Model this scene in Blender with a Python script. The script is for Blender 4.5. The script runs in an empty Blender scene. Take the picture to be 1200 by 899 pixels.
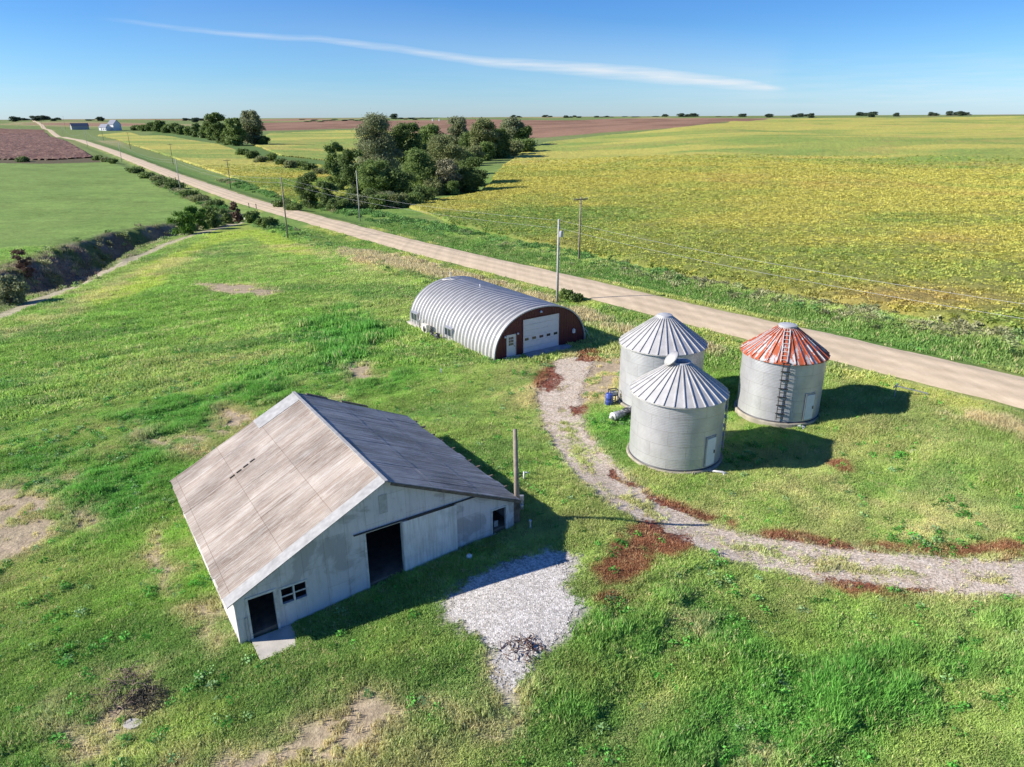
import bpy, math, random
import numpy as np
from mathutils import Matrix, Vector
random.seed(7); rng = np.random.default_rng(7)
R = math.radians
# ---------------------------------------------------------------- camera, sky, sun, exposure
sc = bpy.context.scene
C = sc.collection
F, CX, CY, H = 833.0, 600.0, 449.5, 20.0
P = math.atan(312.5 / F); ROLL = R(0.29)
fw = np.array([0, math.cos(P), -math.sin(P)]); rt = np.array([1., 0, 0]); up = np.cross(rt, fw)
r2 = rt * math.cos(ROLL) - up * math.sin(ROLL); u2 = up * math.cos(ROLL) + rt * math.sin(ROLL)
cd = bpy.data.cameras.new('camera'); cam = bpy.data.objects.new('camera', cd); C.objects.link(cam)
m = Matrix.Identity(4)
for i in range(3):
    m[i][0], m[i][1], m[i][2] = r2[i], u2[i], -fw[i]
m[2][3] = H
cam.matrix_world = m
cd.sensor_width = 36; cd.lens = 36 * F / 1200; cd.clip_end = 30000; cd.clip_start = .5
sc.camera = cam
SUN_AZ, SUN_EL = R(186), R(30.5)
world = bpy.data.worlds.new('World'); sc.world = world; world.use_nodes = True
wn, wl = world.node_tree.nodes, world.node_tree.links
bgn = wn['Background']; bgn.inputs['Strength'].default_value = 0.084
sky = wn.new('ShaderNodeTexSky'); sky.sky_type = 'NISHITA'; sky.sun_disc = False
sky.sun_elevation = SUN_EL; sky.sun_rotation = math.pi / 2 - SUN_AZ
sky.air_density = 1.0; sky.dust_density = 0.4; sky.ozone_density = 3.5; sky.altitude = 300
SUNS, EXPO = 4.8, 0.85
sd = bpy.data.lights.new('sun', 'SUN'); sd.energy = SUNS; sd.angle = R(.53); sd.color = (1, .95, .86)
sun = bpy.data.objects.new('sun', sd); C.objects.link(sun)
tosun = Vector((math.cos(SUN_AZ) * math.cos(SUN_EL), math.sin(SUN_AZ) * math.cos(SUN_EL), math.sin(SUN_EL)))
sun.rotation_euler = tosun.to_track_quat('Z', 'Y').to_euler(); sun.location = (-60, 0, 60)
vs = sc.view_settings; vs.view_transform = 'Standard'; vs.look = 'None'; vs.exposure = EXPO; vs.gamma = 1; vs.use_curve_mapping = False


def ray(x, y):
    return fw + r2 * (x - CX) / F + u2 * (CY - y) / F


# cirrus streak high in the sky, placed by world direction
def wdir(x, y):
    d = ray(x, y); return d / np.linalg.norm(d)
def wmath(op, a, b=None, c=None):
    n = wn.new('ShaderNodeMath'); n.operation = op
    for i, v in enumerate((a, b, c)):
        if v is None: continue
        if isinstance(v, (int, float)): n.inputs[i].default_value = v
        else: wl.new(v, n.inputs[i])
    return n.outputs[0]
def wramp(v, pts):
    n = wn.new('ShaderNodeValToRGB'); wl.new(v, n.inputs[0]); e = n.color_ramp.elements
    while len(e) < len(pts): e.new(.5)
    for k, (p, c) in zip(e, pts): k.position = p; k.color = (c, c, c, 1)
    return n.outputs[0]
tc = wn.new('ShaderNodeTexCoord'); dvec = tc.outputs['Generated']
def wdot(v):
    n = wn.new('ShaderNodeVectorMath'); n.operation = 'DOT_PRODUCT'; wl.new(dvec, n.inputs[0]); n.inputs[1].default_value = tuple(v); return n.outputs['Value']
A_, B_ = wdir(110, 22), wdir(925, 106)
nrm = np.cross(A_, B_); nrm /= np.linalg.norm(nrm)
if nrm[2] < 0: nrm = -nrm
tan = B_ - A_; tan /= np.linalg.norm(tan)
a0, a1 = float(A_ @ tan), float(B_ @ tan)
tpar = wmath('DIVIDE', wmath('SUBTRACT', wdot(tan), a0), a1 - a0)
nz = wn.new('ShaderNodeTexNoise'); nz.inputs['Scale'].default_value = 7; nz.inputs['Detail'].default_value = 6
mp = wn.new('ShaderNodeMapping'); wl.new(dvec, mp.inputs[0]); mp.inputs['Scale'].default_value = (1.6, 1.6, 26); wl.new(mp.outputs[0], nz.inputs['Vector'])
nz2 = wn.new('ShaderNodeTexNoise'); nz2.inputs['Scale'].default_value = 5; nz2.inputs['Detail'].default_value = 3; wl.new(dvec, nz2.inputs['Vector'])
off = wmath('ADD', wdot(nrm), wmath('MULTIPLY', wmath('SUBTRACT', nz2.outputs[0], .5), .014))
halfw = wmath('MULTIPLY', wramp(tpar, [(0, .25), (.45, .5), (.78, 1), (.93, .7), (1, .25)]), .0105)
core = wmath('MAXIMUM', wmath('SUBTRACT', 1, wmath('DIVIDE', wmath('ABSOLUTE', off), halfw)), 0)
core = wmath('POWER', core, .7)
inten = wramp(tpar, [(0, 0), (.08, .3), (.4, .6), (.75, 1), (.97, 1), (1, 0)])
streak = wmath('MULTIPLY', wmath('MULTIPLY', core, inten), wmath('MULTIPLY_ADD', nz.outputs[0], 1.5, -.17))
veil = wmath('MAXIMUM', wmath('SUBTRACT', 1, wmath('DIVIDE', wmath('ABSOLUTE', wmath('ADD', off, -.012)), .05)), 0)
veil = wmath('MULTIPLY', wmath('MULTIPLY', veil, inten), .13)
low = wmath('MULTIPLY', wramp(wdot((0, 0, 1)), [(0, .2), (.03, .5), (.075, 0), (1, 0)]), wramp(wdot((1, 0, 0)), [(0, .15), (.25, .2), (.5, .9), (1, 1)]))
low = wmath('MULTIPLY', low, wramp(nz.outputs[0], [(.35, 0), (.7, 1)]))
cl = wmath('MINIMUM', wmath('ADD', wmath('ADD', streak, veil), wmath('MULTIPLY', low, .7)), .85)
mixw = wn.new('ShaderNodeMix'); mixw.data_type = 'RGBA'; wl.new(cl, mixw.inputs[0])
tintw = wn.new('ShaderNodeMix'); tintw.data_type = 'RGBA'; tintw.blend_type = 'MULTIPLY'; tintw.inputs[0].default_value = 1
wl.new(sky.outputs[0], tintw.inputs[6]); rz_ = wn.new('ShaderNodeValToRGB'); wl.new(wdot((0, 0, 1)), rz_.inputs[0]); ez = rz_.color_ramp.elements
ez[0].position = 0; ez[0].color = (.68, .90, 1.30, 1); ez[1].position = .42; ez[-1].color = (.26, .56, 1.05, 1); e5 = ez.new(.045); e5.color = (.50, .77, 1.12, 1); e3 = ez.new(.11); e3.color = (.35, .63, 1.0, 1); e4 = ez.new(.2); e4.color = (.25, .54, 1.0, 1)
wl.new(rz_.outputs[0], tintw.inputs[7])
wl.new(tintw.outputs[2], mixw.inputs[6]); mixw.inputs[7].default_value = (5.6, 5.9, 6.2, 1)
wl.new(mixw.outputs[2], bgn.inputs[0])


# ---------------------------------------------------------------- numeric noise and terrain
def _h(ix, iy, s):
    n = (ix * 374761393 + iy * 668265263 + s * 1442695041) & 0xffffffff
    n = ((n ^ (n >> 13)) * 1274126177) & 0xffffffff
    return ((n ^ (n >> 16)) & 0xffffff) / float(0xffffff)
def vn(x, y, s=0):
    ix = np.floor(x).astype(np.int64); iy = np.floor(y).astype(np.int64); fx, fy = x - ix, y - iy
    fx = fx * fx * (3 - 2 * fx); fy = fy * fy * (3 - 2 * fy)
    a, b, c, d = _h(ix, iy, s), _h(ix + 1, iy, s), _h(ix, iy + 1, s), _h(ix + 1, iy + 1, s)
    return (a * (1 - fx) + b * fx) * (1 - fy) + (c * (1 - fx) + d * fx) * fy
def fbm(x, y, sc_, o=4, s=0):
    v = 0; a = 1; t = 0
    for k in range(o):
        f = 2.03 ** k / sc_
        v = v + a * vn(x * f + 17.3 * k, y * f - 9.1 * k, s + k); t += a; a *= .55
    return v / t
def ss(a, b, v):
    t = np.clip((v - a) / (b - a), 0, 1); return t * t * (3 - 2 * t)
RA = R(33.4); ca, sa = math.cos(RA), math.sin(RA)
def PS(x, y):                      # perpendicular to and along the road
    return x * ca + y * sa, -x * sa + y * ca
def XY(p, s):
    return p * ca - s * sa, p * sa + s * ca
ZS = [-400, 0, 21, 37, 54, 71, 117, 170, 231, 360, 600, 900, 1300, 1900, 9000]
ZZ = [2.2, 1.8, 1.4, .7, 0, -.36, -1.96, -3.0, -4.2, -4.0, -1.8, -.6, -5, 2, 6]
ROADP, ROADW = 56.0, 4.0
DITCH = None
def seg_d(x, y, pts, closed=False):
    """distance to polyline"""
    d = np.full(np.shape(x), 1e9)
    n = len(pts)
    for i in range(n if closed else n - 1):
        ax, ay = pts[i]; bx, by = pts[(i + 1) % n]
        vx, vy = bx - ax, by - ay; L = vx * vx + vy * vy + 1e-12
        t = np.clip(((x - ax) * vx + (y - ay) * vy) / L, 0, 1)
        d = np.minimum(d, np.hypot(x - ax - t * vx, y - ay - t * vy))
    return d
def sdpoly(x, y, pts):
    """signed distance, positive inside"""
    ins = np.zeros(np.shape(x), bool); n = len(pts)
    for i in range(n):
        ax, ay = pts[i]; bx, by = pts[(i + 1) % n]
        if ay == by: continue
        c = ((ay > y) != (by > y)) & (x < (bx - ax) * (y - ay) / (by - ay) + ax)
        ins ^= c
    d = seg_d(x, y, pts, True)
    return np.where(ins, d, -d)
def hgt(x, y, ditch=True):
    x = np.asarray(x, float); y = np.asarray(y, float)
    p, s = PS(x, y)
    s_ = s + 30 * (fbm(p, p * 0, 90, 2, 5) - .5) * ss(70, 160, np.abs(p - 56))
    z = np.interp(s_, ZS, ZZ)
    # smooth the profile a little
    z = .5 * z + .25 * np.interp(s_ - 14, ZS, ZZ) + .25 * np.interp(s_ + 14, ZS, ZZ)
    w = ss(36, 53, p); w = w + (1 - w) * ss(50, 66, s)
    z = z * w
    # rise under the barn's right end
    z = z + .92 * np.clip((p - 3.6) / 13.4, 0, 1) * (1 - ss(18.5, 27, p)) * ss(12, 20, s) * (1 - ss(38, 44, s))
    # road bed and shallow side ditches
    dr = np.abs(p - ROADP)
    near = 1 - ss(500, 900, s)
    z = z + near * (.22 * (1 - ss(4.2, 6.0, dr)) - .38 * np.exp(-((dr - 8.2) / 2.0) ** 2))
    # far hills
    az = x / np.maximum(np.abs(y), 1)
    q = .45 * x + .89 * y
    dist = np.hypot(x, y)
    wR = ss(-.12, .28, az) * (y > 0)
    z = z + 12.5 * ss(150, 900, q) * wR
    z = z + ((fbm(x, y, 230, 2, 3) - .5) * 8.0 + (fbm(x * .7 + y * .7, y * .7 - x * .7, 95, 2, 8) - .5) * 2.6 * (x > -400)) * ss(130, 420, dist) * ss(60, 130, np.abs(p - 56) + 200 * (dist > 1200))
    z = z + 10 * ss(1000, 3200, dist) * (1 - wR * .7) + (fbm(x, y, 700, 3, 9) - .5) * 16 * ss(900, 2200, dist)
    z = np.minimum(z, 19 - 2.5 * np.exp(-dist / 2500.))
    if ditch and DITCH is not None:
        d = seg_d(x, y, DITCH) + 2.6 * (fbm(x, y, 7, 3, 21) - .5)
        dep = 3.6 * ss(-40, 20, -d)
        kd = 1 - ss(41, 50, p); z = z - kd * (4.6 * (1 - ss(2.2, 8.8, d)) + .3 * (1 - ss(8, 14, d)))
        z = z + (fbm(x, y, 3.2, 4, 33) - .5) * 2.6 * np.exp(-((d - 5.5) / 3.) ** 2) * kd
    # small lumps of the yard
    z = z + (fbm(x, y, 5, 2, 44) - .5) * .15 * (1 - ss(120, 250, dist)) * (1 - np.exp(-(np.minimum(dr - 4.2, 0)) ** 2 * 0) * (dr < 5)) 
    return z
TT = 15 * 1.006 ** np.arange(1080)
def at(x, y, dz=0., ditch=False):
    """world point where the view through photo pixel x,y meets the land"""
    d = ray(x, y); o = np.array([0, 0, H])
    pz = H + TT * d[2]; g = hgt(TT * d[0], TT * d[1], ditch) + dz
    k = np.nonzero(pz < g)[0]
    if len(k) == 0: k = [len(TT) - 1]
    k = k[0]; lo, hi = TT[max(k - 1, 0)], TT[k]
    for _ in range(20):
        mi = .5 * (lo + hi); q = o + d * mi
        if q[2] < float(hgt(q[0], q[1], ditch)) + dz: hi = mi
        else: lo = mi
    return o + d * hi
def poly(pts): return [tuple(at(*p)[:2]) for p in pts]
def proj(q):
    q = np.asarray(q, float) - [0, 0, H]; return CX + F * (q @ r2) / (q @ fw), CY - F * (q @ u2) / (q @ fw)
DITCH = None
_d = poly([(-150, 385), (-60, 352), (0, 338), (40, 327), (80, 305), (120, 288), (170, 272), (225, 262), (270, 255), (284, 250)])
DITCH = _d
# ---------------------------------------------------------------- zones of the land (world outlines)
Z = {}
Z['gravel'] = poly([(505, 703), (560, 672), (610, 650), (645, 640), (680, 652), (668, 690), (688, 715), (672, 742), (640, 762), (622, 788), (600, 812), (585, 792), (575, 768), (545, 745), (515, 725)])
drive_c = poly([(672, 426), (655, 462), (658, 500), (690, 545), (742, 591), (800, 620), (850, 638), (900, 648), (960, 659), (1060, 671), (1200, 681), (1330, 688)])
rust_line = poly([(712, 553), (760, 582), (830, 609), (900, 626), (1000, 640), (1100, 645), (1230, 637)])
Z['rust'] = [poly(q) for q in [
    [(693, 668), (708, 640), (735, 618), (765, 610), (818, 632), (800, 652), (770, 660), (738, 682), (700, 690)],
    [(965, 676), (1040, 686), (1095, 692), (1060, 703), (1000, 700)], [(1010, 638), (1110, 643), (1200, 636), (1200, 650), (1100, 652), (1010, 646)],
    [(640, 425), (660, 440), (650, 462), (628, 452)], [(665, 478), (682, 475), (684, 486), (668, 488)], [(968, 540), (1000, 543), (992, 553), (972, 551)],
    [(672, 415), (700, 412), (704, 422), (676, 424)], [(700, 700), (740, 700), (735, 712), (705, 712)]]]
Z['dirt'] = [poly(q) for q in [
    [(128, 792), (160, 785), (188, 800), (190, 835), (165, 850), (135, 835)], [(590, 815), (640, 800), (600, 850), (560, 860)], [(200, 870), (260, 860), (240, 905), (180, 905)],
    [(232, 505), (262, 480), (292, 478), (300, 492), (262, 512), (240, 520)], [(-30, 570), (40, 562), (62, 588), (42, 608), (10, 635), (-40, 650)],
    [(62, 612), (95, 603), (92, 622), (70, 628)], [(172, 632), (196, 618), (210, 640), (216, 700), (196, 690), (180, 660)],
    [(222, 702), (250, 698), (262, 722), (275, 748), (258, 758), (232, 735)], [(85, 830), (125, 838), (160, 852), (168, 868), (150, 876), (100, 866)],
    [(235, 899), (290, 868), (360, 838), (440, 805), (478, 820), (480, 840), (520, 835), (590, 815), (590, 826), (500, 850), (440, 878), (420, 905), (300, 915)],
    [(20, 575), (70, 560), (78, 600), (50, 640), (20, 660), (-30, 680), (-30, 630)], [(95, 590), (60, 600), (100, 630), (110, 612)], [(160, 500), (230, 520), (225, 535), (165, 515)], [(395, 425), (430, 425), (440, 442), (418, 448), (400, 440)], [(378, 462), (412, 458), (415, 468), (385, 475)],
    [(820, 722), (848, 728), (842, 746), (828, 742)], [(640, 430), (735, 415), (735, 445), (690, 470), (625, 480), (618, 450)],
    [(575, 760), (622, 790), (598, 835), (575, 800)], [(230, 332), (300, 333), (335, 343), (300, 347), (240, 341)], [(875, 865), (905, 872), (895, 895), (872, 890)]]]
Z['dry'] = [poly(q) for q in [
    [(930, 570), (1000, 548), (1110, 560), (1200, 600), (1200, 640), (1080, 632), (960, 618)], [(590, 440), (640, 415), (760, 400), (740, 470), (690, 500), (620, 520)],
    [(560, 880), (470, 850), (380, 860), (330, 899), (540, 920)], [(300, 265), (395, 292), (470, 318), (440, 322), (360, 300), (290, 285)],
    [(155, 318), (285, 272), (300, 276), (170, 330), (60, 380), (-10, 400), (-20, 390)], [(650, 250), (1000, 560), (600, 560), (650, 640), (720, 600), (900, 660), (960, 700), (700, 700)][:0] or [(700, 560), (760, 580), (850, 620), (950, 640), (950, 630), (860, 600), (780, 570)]]]
Z['tan_weeds'] = [poly(q) for q in [[(395, 292), (470, 298), (560, 325), (640, 345), (730, 385), (850, 408), (840, 420), (700, 388), (560, 338), (470, 320), (400, 302)], [(1098, 484), (1150, 486), (1230, 502), (1230, 525), (1150, 503), (1105, 492)]]]
Z['lush'] = [poly(q) for q in [
    [(335, 400), (420, 345), (500, 420), (470, 450), (420, 470), (345, 440)], [(-30, 840), (80, 838), (100, 899), (-40, 930)],
    [(640, 760), (700, 690), (860, 690), (960, 720), (900, 790), (760, 800)], [(-30, 520), (120, 500), (330, 420), (340, 460), (200, 560), (120, 620), (20, 560)],
    [(900, 740), (1200, 710), (1230, 920), (700, 920), (560, 870), (800, 820)], [(60, 640), (150, 600), (200, 640), (120, 700)][:0] or [(690, 480), (735, 480), (735, 540), (700, 530)]]]
Z['limegrass'] = [poly(q) for q in [[(240, 268), (285, 262), (350, 285), (380, 300), (330, 298), (290, 278), (240, 290)], [(150, 320), (240, 282), (240, 290), (160, 335)], [(100, 345), (200, 320), (190, 335), (100, 362)]]]
soyR = poly([(1500, 470), (1200, 391), (1050, 367), (900, 343), (800, 322), (700, 301), (640, 289), (587, 277), (530, 262), (480, 243), (455, 237), (500, 238), (560, 228), (576, 215), (590, 195), (612, 178), (640, 167), (700, 160), (780, 152), (850, 145), (900, 139.5), (1050, 138.5), (1300, 138.5)])
soyL = poly([(352, 240), (330, 230), (262, 205), (205, 186), (150, 169), (114, 158.5), (150, 155), (210, 162), (258, 170), (290, 181), (335, 191), (380, 195), (420, 203), (420, 225), (385, 238)])
soyM = poly([(296, 170), (330, 183), (400, 190), (440, 192), (470, 170), (500, 156), (430, 152.5), (380, 153.5), (320, 156), (300, 163)])
redF = [poly(q) for q in [[(295, 154), (350, 152.5), (430, 150.5), (430, 141.5), (380, 141.8), (295, 144.5)], [(600, 163), (640, 161), (700, 156), (800, 150), (845, 143), (900, 139.2), (760, 139), (600, 140.5), (430, 141.5), (430, 152)]]]
milo = poly([(-300, 151), (0, 150.5), (50, 152), (80, 167), (110, 185), (60, 188), (0, 187.5), (-300, 186)])
brown_edge = poly([(-300, 186), (60, 188), (110, 185), (120, 190), (60, 192), (-300, 192)])
swale = poly([(190, 150), (250, 160), (290, 168), (330, 183), (400, 190), (440, 205), (400, 203), (330, 194), (280, 184), (240, 170), (160, 160)])
track = poly([(-60, 398), (0, 370), (60, 345), (100, 327), (150, 305), (200, 284), (245, 270), (275, 262), (290, 255)])
def warp(x, y, a, s, k=0):
    return x + a * (fbm(x, y, s, 3, 60 + k) - .5) * 2, y + a * (fbm(x, y, s, 3, 70 + k) - .5) * 2
col = lambda *a: np.array(a)
def lerp(c, d, t): return c * (1 - t[:, None]) + d * t[:, None]
def masks(x, y):
    p, s = PS(x, y); M = {}
    dist = np.hypot(x, y)
    near = dist < 140
    def reg(pl, w, wa, wsc, k, sel=near):
        out = np.zeros(len(x)); 
        if not sel.any(): return out
        xs, ys = x[sel], y[sel]; X, Y = warp(xs, ys, wa, wsc, k); r = np.full(len(xs), -1e9)
        for q in (pl if isinstance(pl[0], list) else [pl]):
            r = np.maximum(r, sdpoly(X, Y, q))
        out[sel] = ss(-w, w, r); return out
    M['gravel'] = reg(Z['gravel'], .75, .5, 1.6, 1)
    M['rust'] = reg(Z['rust'], .35, .7, 1.3, 2) * ss(.22, .42, fbm(x, y, .8, 3, 80))
    dd = seg_d(*warp(x, y, .35, 1.2, 3), rust_line)
    M['rust'] = np.maximum(M['rust'], (1 - ss(.15, .65, dd)) * ss(.38, .56, fbm(x, y, 1.6, 4, 81)) * near)
    M['dirt'] = reg(Z['dirt'], .9, 1.6, 2.4, 4) * ss(.31, .44, fbm(x, y, .7, 3, 143) * .5 + .5 * fbm(x * .8 + y * .4, y * 1.3, 1.6, 4, 82))
    M['dirtw'] = reg(Z['dirt'], 1.3, 1.6, 2.4, 4)
    M['dry'] = reg(Z['dry'], 2.0, 2.0, 5, 5) * ss(.3, .65, fbm(x, y, 3, 4, 83))
    M['tan'] = reg(Z['tan_weeds'], .6, 1.0, 3, 6, dist < 220) * ss(.3, .5, fbm(x, y, 2, 3, 84))
    M['lush'] = reg(Z['lush'], 2.5, 3, 6, 7) * ss(.3, .55, fbm(x, y, 4, 3, 85))
    M['lime'] = reg(Z['limegrass'], 1.2, 1.5, 4, 8, dist < 220)
    dl = seg_d(*warp(x, y, .5, 2.0, 9), drive_c); M['drive_d'] = dl
    M['drive'] = (1 - ss(1.2, 2.3, dl)) * near
    M['drive_mid'] = np.exp(-(dl / .45) ** 2) * ss(.45, .65, fbm(x, y, 2, 3, 86)) * near
    dt = seg_d(x, y, DITCH); M['ditch'] = (1 - ss(7, 11, dt + 3 * (fbm(x, y, 6, 3, 87) - .5))) * (1 - ss(44, 50, p))
    M['ditchd'] = dt
    M['track'] = 1 - ss(.9, 1.7, seg_d(*warp(x, y, .5, 4, 10), track))
    far = dist > 60
    M['soy'] = reg([soyR, soyL, soyM], 1.2, 1.0, 8, 11, far)
    M['red'] = reg(redF, 8, 10, 60, 12, dist > 250)
    M['milo'] = reg(milo, 1, .5, 9, 13, far)
    M['medge'] = reg(brown_edge, 1, .5, 9, 14, far)
    M['swale'] = reg(swale, 4, 4, 20, 15, far)
    return M
GR_A, GR_B, GR_L = col(.170, .272, .055), col(.245, .285, .088), col(.085, .225, .040)
DRY, DIRT, RUST, GRAV, TRK = col(.40, .34, .18), col(.42, .32, .225), col(.20, .072, .045), col(.44, .40, .35), col(.44, .37, .26)
def colour(x, y, M, raw=False):
    p, s = PS(x, y); dist = np.hypot(x, y)
    t = ss(.3, .7, fbm(x, y, 14, 4, 90)); t = np.clip(t * .8 + .5 * ss(20, 40, -(y - 45) + x * .2) * ss(-30, 0, x) + .25 * (s < 30), 0, 1)
    c = lerp(np.tile(GR_A, (len(x), 1)), GR_B, t * .85)
    al_, ac_ = x * .766 + y * .643, x * .643 - y * .766; st = .6 * fbm(al_ * .14, ac_, 1.1, 3, 91) + .4 * fbm(al_ * .4, ac_, 3.0, 3, 119)        # mowing swaths
    c = c * (.62 + .76 * st)[:, None]; c = lerp(c, col(.34, .31, .15), ss(.58, .72, st) * .45 * (dist < 90))
    pt_ = fbm(x * .5 + y * .3, (y - .4 * x) * 1.1, 6, 4, 114); c = lerp(c, col(.27, .25, .11), ss(.54, .72, pt_) * .5 * (dist < 75)); c = lerp(c, col(.08, .17, .04), ss(.46, .3, pt_) * .55)
    c = lerp(c, GR_L, M['lush'] * .8)
    c = lerp(c, col(.30, .35, .07), M['lime'] * .8)
    c = lerp(c, DRY, M['dry'] * .55)
    c = lerp(c, DRY, M['dirtw'] * .6 * ss(.3, .55, fbm(x, y, 1.1, 3, 115)))
    # far default land: paler pasture
    c = lerp(c, col(.17, .22, .07), ss(250, 500, dist))
    pat = fbm(x, y, 500, 2, 92)
    c = lerp(c, col(.30, .27, .12), ss(.5, .56, pat) * ss(600, 900, dist)); c = lerp(c, col(.30, .16, .11), ss(.60, .64, pat) * ss(800, 1100, dist) * .8)
    # left meadow across the ditch
    lm = (p < 44) * (s > 100) * (1 - M['milo']) * ss(-4, 16, 1.0 * (s - np.interp(p, [q[0] for q in sorted([PS(*d) for d in DITCH])], [q[1] for q in sorted([PS(*d) for d in DITCH])])))
    c = lerp(c, col(.185, .275, .068), lm * .75 * (dist < 500)); c = c * (1 + lm * (.5 * (fbm(x * .6 + y * .3, y, 9, 4, 112) - .5) + .35 * (fbm(x, y, 1.6, 2, 113) - .5)))[:, None]
    # verges
    dr = np.abs(p - ROADP); ver = (1 - ss(10, 14, dr)) * (s < 900)
    c = lerp(c, col(.08, .155, .035), ver * .7 * (p > 56)); c = lerp(c, col(.13, .19, .05), ver * .5 * (p < 56))
    c = lerp(c, col(.32, .33, .10), (1 - ss(5.0, 6.6, dr)) * .7 * ss(.4, .6, fbm(x, y, 7, 3, 93)))
    c = lerp(c, col(.36, .29, .18), M['tan'] * .8)
    c = lerp(c, col(.10, .17, .045), M['swale'] * .8)
    # ditch banks: bare earth and scrub
    dc = lerp(np.tile(col(.21, .165, .12), (len(x), 1)), col(.14, .18, .06), ss(.42, .62, fbm(x, y, 5, 4, 94)))
    dc = lerp(dc, col(.30, .235, .17), ss(.55, .7, fbm(x + y, y - x, 3, 3, 95)) * .7)
    c = lerp(c, dc, M['ditch'])
    c = lerp(c, TRK, M['track'] * .85)
    # crops
    hz = hgt(x, y, False); 
    sw = fbm(x * .5 + y * .1, y * 1.2, 70, 3, 96); fine = fbm(x, y, 3.2, 3, 97)
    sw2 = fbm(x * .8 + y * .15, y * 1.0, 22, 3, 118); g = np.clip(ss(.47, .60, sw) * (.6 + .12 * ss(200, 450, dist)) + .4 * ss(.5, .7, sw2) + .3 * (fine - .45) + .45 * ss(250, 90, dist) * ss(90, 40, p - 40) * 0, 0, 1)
    soy = lerp(np.tile(col(.36, .33, .075), (len(x), 1)), col(.16, .235, .05), g)
    soy = lerp(soy, col(.42, .25, .10), .6 * np.exp(-(((x - 44) / 11) ** 2 + ((y - 77) / 7) ** 2)) + .25 * ss(.6, .75, fbm(x, y, 40, 3, 98)))
    soy = soy * (.8 + .4 * fine)[:, None]
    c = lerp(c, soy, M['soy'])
    c = lerp(c, lerp(np.tile(col(.22, .125, .08), (len(x), 1)), col(.29, .17, .11), ss(.35, .65, fbm(x, y, 60, 4, 111))), M['red'])
    c = lerp(c, lerp(np.tile(col(.15, .078, .055), (len(x), 1)), col(.25, .15, .105), ss(.4, .7, fbm(p, s, 5, 3, 99))), M['milo'])
    c = lerp(c, col(.12, .10, .055), M['medge'])
    # worn ground in the yard
    c = lerp(c, DIRT * 1.0, M['dirt'] * .85)
    dv = lerp(np.tile(col(.50, .42, .35), (len(x), 1)), col(.40, .31, .22), ss(.35, .65, fbm(x, y, 1.2, 4, 100)))
    c = lerp(c, dv, M['drive'] * .8 * (1 - .6 * M['drive_mid'])); c = lerp(c, DRY, M['drive_mid'] * .3)
    c = lerp(c, GRAV, M['gravel'])
    c = lerp(c, RUST, M['rust'] * .85)
    return np.clip(c, .01, .9)


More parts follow.
